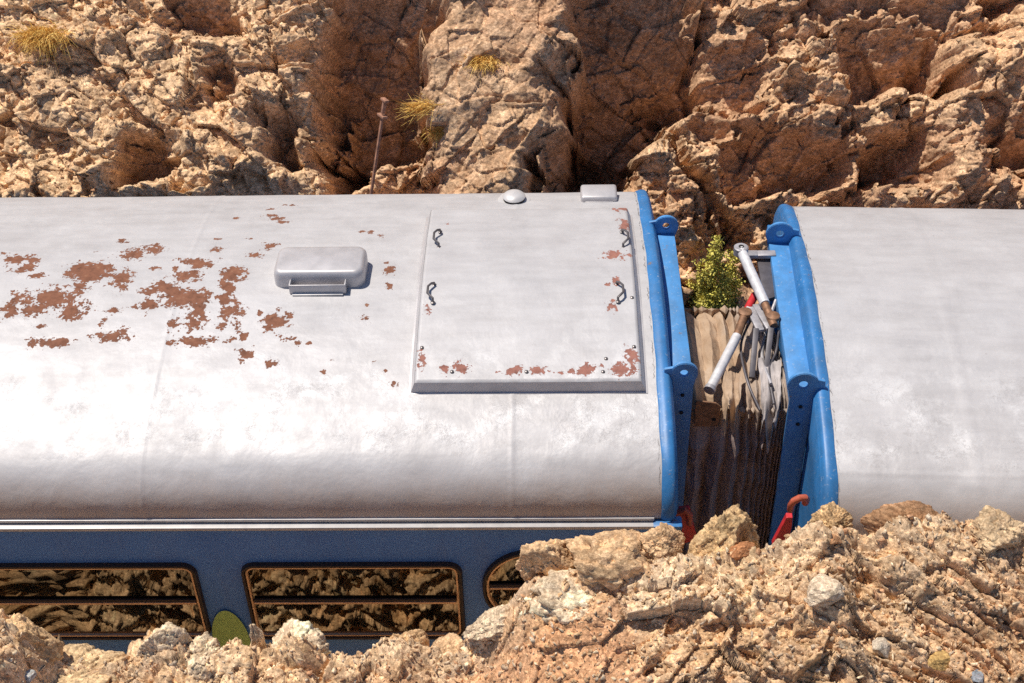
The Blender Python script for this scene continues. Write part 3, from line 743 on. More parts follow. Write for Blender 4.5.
# upper damper, to the right coach
A, Bm, Cc = bl(741, 250, .42), bl(765, 304, .36), bl(774, 326, .33)
d2_ = rod("damper_tube", A, Bm, .033, M['white_tube']); o = rod("damper_rod", Bm, Cc, .026, M['rust_rod']); o.parent = d2_
mb = MB(); mb.lathe([(.048, -.03), (.048, .022), (.04, .028)], A, 18); mb.build("damper_eye", M['grey_metal'], d2_)
mb = MB(); mb.lathe([(.018, .0285), (.018, .031)], A, 14); mb.build("eye_hole", M['hole'], d2_)
mb = MB(); mb.lathe([(.042, 0), (.042, .022), (.03, .03)], bl(773, 318, .34), 18); mb.build("damper_cap", M['rust_rod'], d2_)
mb = MB(); mb.tube([bl(755, 295, .22), bl(744, 316, .2)], .026, 12); mb.build("red_strut", M['red'], bell)
# grey mounting plate under the upper damper
mb = MB(); P = [bl(757, 258, .30), bl(772, 254, .30), bl(777, 296, .28), bl(764, 300, .28)]
mb.add(P + [p + Vector((0, 0, -.03)) for p in P], [(0, 1, 2, 3), (7, 6, 5, 4), (0, 4, 5, 1), (1, 5, 6, 2), (2, 6, 7, 3), (3, 7, 4, 0)]); mb.build("mounting_plate", M['dark_plate'], bell, .004)
mb = MB(); P = [bl(738, 253, .33), bl(758, 256, .33), bl(775, 253, .33)]
for i in range(2):
    c = (P[i] + P[i + 1]) / 2; mb.box(c, ((P[i + 1] - P[i]).length, .06, .03))
mb.build("cross_bracket", M['grey_metal'], bell, .006)
# bent flat braces over the canvas
def flat(name, pts, w, t, mat):
    mb = MB()
    for a, b in zip(pts[:-1], pts[1:]):
        d = b - a; rot = d.to_track_quat('X', 'Z').to_matrix(); mb.box((a + b) / 2, (d.length + t, w, t), rot)
    return mb.build(name, mat, bell, .004)
flat("brace_bar", [bl(745, 322, .26), bl(750, 309, .30), bl(760, 330, .30)], .05, .022, M['grey_metal'])
flat("brace_bar", [bl(757, 306, .31), bl(770, 328, .31)], .055, .022, M['grey_metal'])
flat("brace_leg", [bl(756, 331, .30), bl(752, 376, .17)], .035, .03, M['dark_plate'])
flat("brace_leg", [bl(771, 329, .31), bl(766, 372, .18)], .035, .03, M['dark_plate'])
# brown hinge plate beside the left portal, and a grey rag of torn canvas
c = at_y(712, 412, .73); c = Vector((c[0] - GX0, c[1], c[2]))
mb = MB(); mb.prism([(-.10, -.12), (.045, -.12), (.05, .04), (.02, .07), (-.10, .09)], (0, .012, 0), c, (1, 0, 0), (0, 0, 1)); o = mb.build("hinge_plate", M['rust_rod'], bell, .003, smooth=False)
mb = MB(); mb.lathe([(.013, 0), (.013, .003)], c + Vector((.015, -.002, -.06)), 14, (0, -1, 0)); mb.build("plate_hole", M['hole'], o)

r = np.random.default_rng(12)
def rag(name, px0, px1, py0, py1, seed, mat):
    nu_, nv_ = 26, 60
    a_, b_ = np.meshgrid(np.linspace(0, 1, nu_), np.linspace(0, 1, nv_), indexing='ij')
    top = [at_z(px0 + (px1 - px0) * t, py0, .20) for t in np.linspace(0, 1, nu_)]
    low = [at_y(px0 + (px1 - px0) * (.15 + .6 * t), py1 + 16 * math.sin(t * 9 + seed), .69) for t in np.linspace(0, 1, nu_)]
    P0, P1 = np.array(top)[:, None, :], np.array(low)[:, None, :]
    Pm = np.stack([P0[..., 0] * .5 + P1[..., 0] * .5, 0 * P0[..., 0] + .74, 0 * P0[..., 0] + .16], -1)
    t = b_[..., None]; P = P0 * (1 - t) ** 2 + 2 * Pm * t * (1 - t) + P1 * t * t
    P = P + np.stack([.012 * fbm(a_ * 5, b_ * 4, 0, seed, 3), -.028 * np.abs(fbm(a_ * 6, b_ * 2.2, 0, seed + 3, 4)), .03 * fbm(a_ * 6, b_ * 3, 0, seed + 5, 4) + .012], -1)
    P[..., 0] -= GX0
    return link(name, np_mesh(name, P.reshape(-1, 3), grid_faces(nu_, nv_)), mat, bell)
rag("torn_flap", 757, 781, 360, 438, 3, M['rag']); rag("torn_flap", 720, 742, 372, 422, 8, M['canvas'])
def cable(pts, rad, mat): 
    pts = _cr(np.array([list(p) for p in pts]), 8); mb = MB(); mb.tube([Vector(p) for p in pts], rad, 8); return mb.build("hanging_cable", mat, bell)
cable([bl(776, 300, .30), bl(766, 330, .22), bl(762, 356, .20), bl(771, 384, .2)], .011, M['grey_metal'])
cable([bl(752, 318, .26), bl(741, 345, .21), bl(747, 380, .19), bl(760, 410, .12)], .008, M['dark_plate'])
cable([bl(779, 330, .3), bl(776, 352, .22), bl(769, 370, .2), bl(774, 404, .15)], .008, M['dark_plate'])
# ------------------------------------------------------------------ far cliff
def lerp_map(v, pts): return np.interp(v, [p[0] for p in pts], [p[1] for p in pts])
def nonuni(lo, hi, a, b, fine, coarse):
    return np.concatenate([np.arange(lo, a, coarse), np.arange(a, b, fine), np.arange(b, hi + coarse * .5, coarse)])
cxs = nonuni(-16, 16, -5.0, 5.2, 0.0085, 0.16)
CP = _cr(np.array([(3.42, -3.0), (3.50, -2.0), (3.62, -1.40), (4.10, -0.85), (4.75, -0.12), (5.42, 0.58), (6.15, 1.35), (7.1, 2.4), (8.5, 3.9), (14, 5.5), (60, 12)]), 40)
CL = np.concatenate([[0], np.cumsum(np.hypot(*np.diff(CP, axis=0).T))])
cvs = np.concatenate([np.arange(0, 1.3, .03), np.arange(1.3, 4.3, .0082), np.arange(4.3, 7, .06), np.arange(7, CL[-1], 1.2)])
X, S = np.meshgrid(cxs, cvs, indexing='ij')
Yb, Zb = np.interp(S, CL, CP[:, 0]), np.interp(S, CL, CP[:, 1])
tY, tZ = np.gradient(np.interp(cvs, CL, CP[:, 0]), cvs), np.gradient(np.interp(cvs, CL, CP[:, 1]), cvs)
kx = np.ones(9) / 9
tY, tZ = np.convolve(np.pad(tY, 4, 'edge'), kx, 'valid'), np.convolve(np.pad(tZ, 4, 'edge'), kx, 'valid')
ll = np.hypot(tY, tZ); nY, nZ = -(tZ / ll)[None], (tY / ll)[None]
PX, PY = proj(np.stack([X, Yb, Zb], -1)); PX = np.clip(PX, -900, 1900); PY = np.clip(PY, -700, 700)   # only used as a map of the cliff's large forms
wob = 26 * fbm(X * 1.1, S * 1.1, 0, 51, 4) + 16 * fbm(X * 3.2, S * 3.2, 0, 53, 5, .6); wob2 = 20 * fbm(X * 1.3, S * 1.3, 0, 57, 4) + 18 * fbm(X * 3.0, S * 3.0, 0, 59, 5, .6)
_k = facet(X / .33, S / .28, 95, .5, .9, 0, .1)[0]; wob = wob + 13 * _k; wob2 = wob2 + 11 * facet(X / .27 + 5, S / .3, 97, .5, .9, 0, .1)[0]
px, py = PX + wob, PY + wob2
sg = lambda v, w: 1 / (1 + np.exp(-np.clip(v / w, -40, 40)))
def spot(x, y, rx, ry, p=2.0): return np.exp(-(np.abs((px - x) / rx) ** p + np.abs((py - y) / ry) ** p))
up = np.clip((200 - py) / 200, -1.0, 1.6)         # 0 at the roof edge, 1 at the top of the frame
macro = 0.0 * X
walls = 0.0 * X
def wall(xl_, xr_, yt, yb, A, w=3.5):
    """an undercut steep face: the rock steps back by A between its top and its foot, then a ledge comes forward again"""
    global macro, walls
    m_ = sg(px - xl_, w) * sg(xr_ - px, w) * sg(py - yt + 6, 4) * sg(yb - py, 3.0)
    macro = macro - m_ * A * np.clip((py - yt) / (yb - yt), 0, 1) ** .8
    walls = np.maximum(walls, m_)
rib = sg(px - 433, 4) * sg(583 + 0.12 * (py - 20) - px, 5)
macro += rib * (0.22 + 0.12 * np.cos((px - 490) / 62) - 0.10 * sg(py - 120 + .5 * (px - 500), 6) + .14 * np.exp(-((px - 545 + .35 * (py - 100)) / 26) ** 2))
wall(334, 434, -60, 152 + .22 * (434 - px), 1.25)
wall(582, 690 - 0.75 * np.clip(py - 105, 0, 90), -70, 190, 1.35)
wall(545, 612, 150, 205, .45)
wall(735, 842, 122, 200, .62)
wall(838, 962, 26, 112, .60); wall(790, 960, -20, 20, .30)
wall(682, 758, 28, 98, .55); wall(700, 735, 90, 135, .3); wall(985, 1060, 118, 185, .5); wall(858, 935, 150, 205, .45)
wall(160, 216, -20, 24, .42); wall(135, 180, 140, 190, .24); wall(204, 228, 74, 98, .18); wall(268, 302, 125, 168, .26)
macro += 0.22 * spot(690, 190, 60, 40) + 0.20 * spot(800, 105, 80, 20, 2.5) + .16 * spot(900, 128, 60, 16)
diag = px - (1006 - 0.62 * (py - 20))
macro += 0.30 * sg(diag, 6) - 0.22 * np.exp(-((diag + 22) / 18) ** 2)
macro -= 0.42 * np.exp(-((px - (672 + 0.62 * (py - 130))) / 13) ** 2) * sg(py - 90, 12) * sg(300 - py, 15)
lower = sg(py - 205, 12)
macro += 0.10 * lower
wx, wy = 0.07 * fbm(X * 2.2, S * 2.2, 0, 61, 4), 0.07 * fbm(X * 2.2, S * 2.2, 0, 67, 4)
smoothz = np.clip(rib * .85 + walls * .9, 0, 1); lft = sg(318 - px, 22)     # broad clean fracture faces
f1, t1 = facet((X + wx) / 0.62, (S + wy) / 0.46, 101, .45, .9, .15, .08)
f2, t2 = facet((X + wx * .8) / 0.31, (S + wy * .8 + .2 * X) / 0.25, 103, .5, 1.0, .12, .12)
f3, t3 = facet((X + wx * .5) / 0.10, (S + wy * .5) / 0.085, 105, .5, 1.0, .12, .15, .1)
f4, t4 = facet((X + wx * .3) / 0.042, (S + wy * .3) / 0.036, 107, .5, 1.0, .1, .2, .1)
sl = 1 - 2 * sg(px - 330, 60); sl = np.where(px > 330, 1.0, -1.0)
f5, t5 = facet((X * .5 * sl + S * .87 + wx) / .52, (-X * .87 + S * .5 * sl + wy) / .15, 109, .6, .75, .12, .08)
rug = 0.6 + 0.8 * sg(fbm(X * .9, S * .9, 0, 71, 3), .12)
f1 = f1 * (1 - .62 * rib * (1 - walls)); macro = macro + (1 - walls) * (lft * .55 + .30 * sg(px - 690, 20)) * np.clip(1 - up, -.4, 1.2) * sg(215 - py, 8)
macro = macro + rib * (1 - walls) * .30 * np.clip(1 - up, 0, 1.3) * sg(215 - py, 8)
ph = S * 2.1 + .45 * X * np.sin(X * .9) + 1.1 * fbm(X * .8, S * .8, 0, 91, 4) + .35 * f1
saw = (ph % 1); saw = np.where(saw < .72, saw / .72, (1 - saw) / .28)
d = macro - 0.10 * saw * (1 - .75 * smoothz) * (1 - .4 * lft) + 0.26 * f1 * (1 - .45 * smoothz) * (1 - .66 * lft) * (1 - .25 * sg(px - 690, 20)) + 0.125 * f2 * (1 - .68 * smoothz) * rug + 0.085 * f5 * (1 - .55 * rib) * (1 - .75 * walls) + (0.034 + .010 * lft) * f3 * (1 - .78 * smoothz) * rug + 0.011 * f4 * (1 - .72 * smoothz) * rug
d += 0.02 * fbm(X * 3, S * 3, 0, 73, 3, .5) * (1 - .5 * smoothz) + 0.006 * fbm(X * 22, S * 22, 0, 79, 4, .6)
far = np.clip((S - 7) / 6, 0, 1); d = d * (1 + far)
side = 0.03 * fbm(X * 3.1, S * 3.1, 0, 83, 4, .5) + 0.012 * f2
clearance = np.clip((Yb + nY * d) - 3.16, 0, None)
Vx, Vy, Vz = X + side, np.maximum(Yb + nY * d, 3.16), Zb + nZ * d
# colours: tan, red-brown and grey blocks
def pal(*c): return np.array(c)
ca, cb, cc, cd = pal(.76, .50, .29), pal(.65, .40, .235), pal(.86, .64, .41), pal(.35, .215, .14)
k1 = np.clip(.5 + .30 * t1 + .9 * fbm(X * .8, S * .8, 0, 87, 4), 0, 1)[..., None]
tint = ca * k1 + cb * (1 - k1)
k2 = np.clip(.15 + .45 * t2 * t3 + .5 * fbm(X * 2.4, S * 2.4, 0, 89, 4), 0, .8)[..., None]
tint = tint * (1 - k2) + cc * k2
pale = (.55 * sg(330 - px, 40) * (1 - walls))[..., None]; tint = tint * (1 - pale) + pal(.82, .58, .345) * pale
red = np.clip(walls * .8 + .30 * sg(px - 590, 40) + .34 * rib, 0, .85)[..., None]  # walls: shade of the steep faces painted darker; rib and right: redder rock
tint = tint * (1 - red) + (cb * (.22 + .42 * sg(px - 660, 25))[..., None] + cd * (.72 - .36 * sg(px - 660, 25))[..., None]) * red
tint = tint * (1 + .14 * t3 + .10 * t4)[..., None]
me = np_mesh("cliff", np.stack([Vx, Vy, Vz], -1).reshape(-1, 3), grid_faces(len(cxs), len(cvs)), {"tint": np.clip(tint, .02, .9).reshape(-1, 3)})
cliff = tag(link("cliff", me, M['cliff_rock'], None, False), kind="structure"); fix_normals(cliff)
cliff_V = np.stack([Vx, Vy, Vz], -1)
def cliff_hit(pxx, pyy):
    A, Bq = proj(cliff_V[::3, ::2]); e = (A - pxx) ** 2 + (Bq - pyy) ** 2
    dist = np.linalg.norm(cliff_V[::3, ::2] - CAM, axis=-1)
    e = np.where(e < 9, dist, 1e6 + e); i, j = np.unravel_index(np.argmin(e), e.shape)
    return Vector(cliff_V[::3, ::2][i, j])

# ------------------------------------------------------------------ near bank
CREST = [(-420, 640), (-60, 606), (0, 618), (20, 622), (60, 660), (112, 664), (130, 655), (165, 645), (205, 652), (250, 648), (300, 642), (330, 664), (370, 657), (400, 643), (440, 652), (480, 640), (508, 615), (530, 585), (560, 577), (620, 570), (680, 558), (720, 556), (765, 552), (800, 535), (835, 520), (860, 535), (900, 524), (960, 522), (1024, 530), (1300, 500)]
YC = -1.30
crP = np.array([at_y(a, b, YC) for a, b in CREST])
bxs = nonuni(-16, 16, -3.2, 3.7, 0.0055, 0.08)
zc = np.interp(bxs, crP[:, 0], crP[:, 2], left=1.0, right=1.6)
zc = np.convolve(np.pad(zc, 6, 'edge'), np.ones(13) / 13, 'valid')
# section: s<0 behind the crest (towards the train), s>0 in front
bss = np.concatenate([np.arange(-4.4, -0.9, .016), np.arange(-0.9, -.25, .009), np.arange(-.25, 1.0, .0048), np.arange(1.0, 2.4, .04), np.arange(2.4, 12, .4)])
Xb, S = np.meshgrid(bxs, bss, indexing='ij'); ZC = zc[:, None]
rad = 0.10
fr = np.clip(S, 0, None); bk = np.clip(-S, 0, None)
kap = 0.46
soft = np.minimum(np.abs(S), .5)
Yb = YC - fr * .90 + bk * 0.175 + 0.06 * np.clip(bk, 0, .5)
Zb = ZC - fr * kap * .95 - bk * .985 + 0.035 * np.exp(-(S / .14) ** 2) * 0
nyb = np.where(S > 0, -.40, .97); nzb = np.where(S > 0, .92, .12)
bl_ = sg(S, .07); nyb = -.40 * bl_ + .95 * (1 - bl_); nzb = .92 * bl_ + .28 * (1 - bl_)
wx, wy = .04 * fbm(Xb * 3, S * 3, 0, 161, 4), .04 * fbm(Xb * 3, S * 3, 0, 167, 4)
# right third: strata dipping down to the right; elsewhere broken blocks
strat = sg(Xb - 1.15 + .6 * fbm(Xb * 1.2, S * 1.2, 0, 171, 3) + .35 * S, .12)
a_ = math.radians(-40); U2 = (Xb + wx) * math.cos(a_) - (S + wy) * math.sin(a_) * -1; V2 = (Xb + wx) * math.sin(a_) * -1 + -(S + wy) * math.cos(a_) * -1
U2 = (Xb + wx) * .77 + (S + wy) * .64; V2 = -(Xb + wx) * .64 + (S + wy) * .77
g1, s1 = facet((Xb + wx) / .34, (S + wy) / .26, 201, .45, .9, .15, .08)
g2, s2 = facet((Xb + wx) / .13, (S + wy) / .105, 203, .5, 1.0, .12, .12)
g3, s3 = facet((Xb + wx * .7) / .055, (S + wy * .7) / .045, 205, .5, 1.0, .15, .18, .1)
g4, s4 = facet((Xb + wx * .5) / .024, (S + wy * .5) / .02, 207, .5, 1.0, .15, .2, .1)
l1, q1 = facet(U2 / .42, V2 / .085, 211, .6, .5, .3, .2)
l2, q2 = facet(U2 / .16, V2 / .033, 213, .6, .6, .35, .25)
g5, s5 = facet((Xb * .8 - S * .6 + wx) / .24, (Xb * .6 + S * .8 + wy) / .065, 209, .6, .75, .12, .08)
g6, s6 = facet((Xb * .55 + S * .83 + wx) / .11, (-Xb * .83 + S * .55 + wy) / .034, 219, .6, .75, .12, .08)
dirt = sg(fbm(Xb * 1.5 + 4, S * 2.0, 0, 173, 4) + .55 * sg(S - .24, .06) - .20, .06) * (1 - .75 * strat) * sg(S - .12, .03)
blocky = 1 - .76 * dirt
D = (0.115 * g1 * (1 - .8 * strat) + .066 * g2 * (1 - .75 * strat) + .036 * g5 * (1 - .7 * strat) + .017 * g6 + .008 * g3 * (1 - .5 * strat) + .005 * g4) * blocky
D += strat * (.072 * l1 + .034 * l2 + .02 * g2) + .015 * fbm(Xb * 5, S * 5, 0, 175, 6, .6) * blocky + .003 * fbm(Xb * 40, S * 40, 0, 177, 4, .65)
D = D * (1 - .66 * sg(-S - .45, .06))
D = D + np.where(S < 0, 1.0, 0) * np.clip(bk / .4, 0, 1) * (.03 * g1 + .04 * g2 + .022 * g3 + .02 * g5 + .07 * fbm(Xb * 1.6, S * 1.6, 0, 179, 4))
sideb = .012 * fbm(Xb * 6, S * 6, 0, 181, 4, .5)
Yv = np.minimum(Yb + nyb * D, -0.42); Zv = Zb + nzb * D; Xv = Xb + sideb
ca, cb, cc, cd, ce = pal(.71, .46, .25), pal(.66, .34, .17), pal(.83, .64, .42), pal(.62, .49, .35), pal(.73, .46, .20)
k1 = np.clip(.45 + .35 * s1 + .7 * fbm(Xb * 2, S * 2, 0, 185, 4), 0, 1)[..., None]
tint = ca * k1 + cc * (1 - k1)
k2 = np.clip(.30 * s2 + .7 * fbm(Xb * 3.4, S * 3.4, 0, 187, 4) - .05, 0, .75)[..., None]; tint = tint * (1 - k2) + cd * k2
k3 = np.clip(.5 * s3 * s2 + .5 * fbm(Xb * 4.4, S * 4.4, 0, 189, 4), 0, .6)[..., None]; tint = tint * (1 - k3) + ce * k3
k4 = np.clip(strat * (.30 + .4 * q1), 0, .8)[..., None]; tint = tint * (1 - k4) + pal(.52, .39, .255) * k4
k5 = np.clip(dirt * .72, 0, 1)[..., None]; tint = tint * (1 - k5) + cb * k5
tint *= (1 + .16 * s3 + .14 * s4 + .12 * s6)[..., None]; tint *= pal(.95, .92, .91)
me = np_mesh("rock_bank", np.stack([Xv, Yv, Zv], -1).reshape(-1, 3), grid_faces(len(bxs), len(bss)), {"tint": np.clip(tint, .02, .9).reshape(-1, 3)})
bank = tag(link("rock_bank", me, M['bank_rock'], None, False), kind="structure"); fix_normals(bank)
bank_V = np.stack([Xv, Yv, Zv], -1)
bank_front = bank_V[:, bss > -0.12]; bank_s = bss[bss > -0.12]

# ------------------------------------------------------------------ stones
def ico(level):
    bm = bmesh.new(); bmesh.ops.create_icosphere(bm, subdivisions=level, radius=1.0)
    V = np.array([v.co[:] for v in bm.verts]); Fc = np.array([[v.index for v in f.verts] for f in bm.faces]); bm.free(); return V, Fc
ICO = {k: ico(k) for k in (2, 3, 6)}
def stone(level, seed, sharp=14, rough=.05, flat=1.0):
    r = np.random.default_rng(seed); V, Fc = ICO[level]
    nrm_ = r.normal(size=(sharp, 3)); nrm_ /= np.linalg.norm(nrm_, axis=1, keepdims=True)
    dd_ = r.uniform(.62, 1.0, sharp)
    dots = V @ nrm_.T
    rr_ = np.min(np.where(dots > .08, dd_ / np.maximum(dots, .08), 9), axis=1); rr_ = np.minimum(rr_, 1.25)
    x, y, z = V.T * 1.0
    o = seed * 3.17
    if level > 3:
        rr_ = rr_ + rough * 1.1 * fbm(x * 2 + o, y * 2, z * 2, seed, 6, .58) + rough * .4 * fbm(x * 5 + o, y * 5, z * 5, seed + 5, 5, .6, True)
        f_, t_ = facet(x * 3.1 + z * 1.7 + o, y * 3.1 + z * 1.3, seed + 9, .5, .9, .5, .1); rr_ = rr_ + rough * 1.0 * f_
        f_, t2_ = facet(x * 8 + z * 3.7 + o, y * 8 - z * 3.3, seed + 19, .5, .9, .5, .16); rr_ = rr_ + rough * .55 * f_
        f_, t3_ = facet(x * 19 + z * 9.7 + o, y * 19 - z * 8.3, seed + 29, .5, .9, .4, .16); rr_ = rr_ + rough * .22 * f_; t2_ = .5 * (t2_ + t3_)
    else: t_ = t2_ = np.zeros(len(V))
    P = V * rr_[:, None]; P[:, 2] *= flat
    return P, Fc, t_, t2_

def boulder(px_, py_, wpx, hpx, seed, col, label, depth=None, yp=None, rot=0.0, tilt=0.0, flat=1.0, sharp=16, rough=.10, name="boulder", group="boulders on the near bank", sink=0.0):
    """a boulder that stands on the bank; wpx/hpx give its width and height in the scene scale there"""
    Y = YC if yp is None else yp
    p = at_y(px_, py_, Y); z = (p - CAM) @ _fwd; m = z / F_PX
    w, h = wpx * m / 2, hpx * m / 2 / 0.82
    P, Fc, ta, tb = stone(6, seed, sharp, rough)
    ext = (P.max(0) - P.min(0)) / 2; P = (P - (P.max(0) + P.min(0)) / 2) / ext
    P = P * np.array([w, depth or w * .8, h])
    Rm = np.array(Matrix.Rotation(rot, 3, 'Z') @ Matrix.Rotation(tilt, 3, 'Y')); P = P @ Rm.T
    col = np.array(col); x, y, zz = P.T
    k = np.clip(.5 + 1.1 * fbm(x * 7 + seed, y * 7, zz * 7, seed + 40, 5, .6) + .2 * ta, 0, 1)[:, None]
    t = col * (0.78 + .4 * k) + np.array([.10, .08, .06]) * np.clip(fbm(x * 4, y * 4, zz * 4, seed + 50, 4) * 1.6, 0, 1)[:, None]
    t = t * (1 + .13 * ta + .10 * tb)[:, None]
    me = np_mesh(name, P, Fc, {"tint": np.clip(t, .02, .9)})
    o = link(name, me, M['bank_rock'], None, False); o.location = (p[0], p[1], p[2] - sink)
    return tag(o, label, "rock", group)

TAN, PALE, ORG, GREY = (.71, .475, .27), (.81, .635, .43), (.66, .36, .18), (.61, .52, .40)
boulder(547, 566, 64, 76, 11, TAN, "upright tan boulder standing against the rounded window of the coach", rot=.3, yp=-1.18)
boulder(622, 565, 112, 80, 12, TAN, "broad orange-tan cracked boulder beside the upright one, below the silver eave", rot=.1, yp=-1.2)
boulder(590, 612, 150, 70, 25, PALE, "wide pale slab with white patches under the two crest boulders", rot=.2, yp=-1.38, sharp=18)
boulder(724, 545, 84, 76, 13, (.62, .43, .23), "domed brown crest boulder in front of the dark bellows", rot=.5, yp=-1.15, sharp=22)
boulder(667, 545, 52, 34, 14, TAN, "low tan rock at the foot of the left coach's red bracket", yp=-1.2, rot=.8)
boulder(164, 648, 62, 66, 15, PALE, "pale grey craggy boulder below the gap between the rectangular windows, left of the green oval", yp=-1.25, rot=.4)
boulder(204, 664, 62, 44, 16, PALE, "low pale boulder under the green oval", yp=-1.3, rot=1.2)
boulder(258, 643, 15, 54, 17, PALE, "thin pale spike of rock standing up by the lower left corner of the window", yp=-1.22, tilt=-.12, depth=.04)
boulder(297, 660, 78, 50, 18, PALE, "rounded pale boulder in front of the wide window's lower edge", yp=-1.25, rot=.9)
boulder(402, 660, 60, 62, 19, (.72, .47, .25), "pointed orange-tinged boulder near the lower right corner of the wide window", yp=-1.24, rot=.2)
boulder(443, 664, 66, 36, 20, TAN, "low tan rock right of the pointed orange-tinged boulder", yp=-1.28, rot=.7)
boulder(494, 622, 78, 22, 21, PALE, "long thin slab leaning up towards the rounded window", yp=-1.3, tilt=-.55, rot=0, depth=.1)
boulder(16, 646, 92, 66, 22, (.74, .50, .27), "large yellowish boulder at the far left of the bank", yp=-1.27, rot=.2)
boulder(84, 680, 90, 44, 23, (.72, .52, .30), "low sandy boulder below the blue wall at left", yp=-1.3, rot=.6)
boulder(832, 524, 46, 36, 24, (.56, .38, .20), "brown crest rock directly under the right coach's blue rim", yp=-1.2, rot=.5)
boulder(905, 527, 92, 36, 26, (.40, .22, .11), "long reddish brown slab along the crest under the right coach", yp=-1.25, rot=-.1, depth=.12)
boulder(1000, 530, 70, 36, 27, (.66, .48, .29), "pale brown crest rock at the far right of the bank", yp=-1.3, rot=.3)

# ground under everything
me = np_mesh("ground", np.array([(-400, -400, -2.72), (400, -400, -2.72), (400, 400, -2.72), (-400, 400, -2.72)]), np.array([[0, 1, 2, 3]]))
tag(link("ground", me, M['ballast'], None, False), kind="structure")

def front_point(pxx, pyy):
    A, Bq = proj(bank_front[::2, ::2]); e = (A - pxx) ** 2 + (Bq - pyy) ** 2
    i, j = np.unravel_index(np.argmin(e), e.shape); return bank_front[::2, ::2][i, j]
def small_stone(px_, py_, wpx, seed, col, label, flat=.7):
    c = front_point(px_, py_); z = (c - CAM) @ _fwd; w = wpx * z / F_PX / 2
    P, Fc, ta, tb = stone(6, seed, 13, .05); P = P * np.array([w, w * .75, w * flat])
    col = np.array(col); k = (.8 + .4 * np.clip(.5 + fbm(P[:, 0] * 20, P[:, 1] * 20, P[:, 2] * 20, seed, 4), 0, 1))[:, None]
    o = link("stone", np_mesh("stone", P, Fc, {"tint": np.clip(col * k, .02, .9)}), M['bank_rock'])
    o.location = (c[0], c[1], c[2] + w * flat * .08); o.rotation_euler = (0, 0, seed)
    tag(o, label, "stone", "loose stones on the near bank")
small_stone(742, 552, 32, 41, (.44, .20, .09), "flat orange stone jutting from the bank below the domed boulder", .5)
small_stone(882, 648, 27, 42, (.52, .46, .37), "squarish grey stone lying on red dirt near the bottom right", .7)
small_stone(976, 676, 15, 43, (.30, .33, .36), "small bluish grey stone at the bottom edge of the bank")
small_stone(942, 660, 26, 44, (.52, .34, .13), "small ochre yellow stone left of the bluish one", .5)
small_stone(826, 595, 40, 45, (.66, .53, .38), "pale rounded stone half buried above the red dirt patch", .7)
small_stone(875, 596, 16, 46, (.50, .30, .18), "pinkish pebble right of the pale half buried stone")
small_stone(834, 540, 15, 47, (.46, .25, .13), "small reddish stone just below the crest under the blue rim")
small_stone(28, 676, 16, 48, (.46, .47, .45), "small smooth light grey stone at the bottom left corner")
small_stone(642, 562, 13, 49, (.40, .37, .28), "little greenish grey stone lodged in the cracked boulder")
small_stone(842, 645, 14, 50, (.36, .30, .22), "small dark stone left of the squarish grey one", .6)

def shard(seed):
    r = np.random.default_rng(seed); bm = bmesh.new()
    for k in range(10):
        v = r.normal(size=3); bm.verts.new(v / np.linalg.norm(v) * r.uniform(.75, 1.0))
    bmesh.ops.convex_hull(bm, input=list(bm.verts)); bmesh.ops.triangulate(bm, faces=list(bm.faces))
    loose = [v for v in bm.verts if not v.link_faces]; bmesh.ops.delete(bm, geom=loose, context='VERTS') if loose else None
    bm.verts.index_update(); V = np.array([v.co[:] for v in bm.verts]); Fc = np.array([[v.index for v in f.verts] for f in bm.faces]); bm.free(); return V, Fc, None, None
# gravel and chips: nobody could count them
def scatter(name, n_, seed, Vg, sel, smin, smax, cols, mat, power=2.6, sink=.25):
    r = np.random.default_rng(seed); kinds = [shard(seed * 50 + k) for k in range(14)]
    idx = sel[r.integers(0, len(sel), n_)]; pts = Vg[idx]
    VV, FF, TT = [], [], []; off = 0
    for k in range(n_):
        P, Fc, _, _ = kinds[k % 14]
        s = smin + (smax - smin) * r.random() ** power
        q = r.normal(size=4); q /= np.linalg.norm(q); w, x, y, z = q
        Rm = np.array([[1 - 2 * (y * y + z * z), 2 * (x * y - z * w), 2 * (x * z + y * w)], [2 * (x * y + z * w), 1 - 2 * (x * x + z * z), 2 * (y * z - x * w)], [2 * (x * z - y * w), 2 * (y * z + x * w), 1 - 2 * (x * x + y * y)]])
        Q = (P * np.array([s, s * r.uniform(.45, .9), s * r.uniform(.18, .5)])) @ Rm.T + pts[k] + np.array([0, 0, s * sink])
        VV.append(Q); FF.append(Fc + off); off += len(Q)
        c = np.array(cols[r.integers(0, len(cols))]) * r.uniform(.7, 1.2); TT.append(np.tile(c, (len(Q), 1)))
    me = np_mesh(name, np.concatenate(VV), np.concatenate(FF), {"tint": np.clip(np.concatenate(TT), .02, .9)})
    return tag(link(name, me, mat, None, False), kind="stuff")
bf = bank_front.reshape(-1, 3); A, Bq = proj(bf)
sel = np.nonzero((A > -160) & (A < 1250) & (Bq > 490) & (Bq < 760))[0]
o = scatter("gravel", 19000, 5, bf, sel, .003, .030, [TAN, PALE, TAN, (.58, .43, .29), (.66, .44, .26), (.68, .55, .40), (.60, .34, .19)], M['gravel'], 3.4, .05)
tag(o, "loose tan and grey chips of rock strewn over the near bank", "gravel")
cf = cliff_V.reshape(-1, 3); A, Bq = proj(cf)
flatm = np.zeros(cliff_V.shape[:2]); flatm[:, 1:-1] = (cliff_V[:, 2:, 1] - cliff_V[:, :-2, 1]) / (np.abs(cliff_V[:, 2:, 2] - cliff_V[:, :-2, 2]) + 1e-4)
sel = np.nonzero((A > -60) & (A < 1090) & (Bq > -60) & (Bq < 240) & (flatm.ravel() > .75) & (smoothz.ravel() < .3))[0]
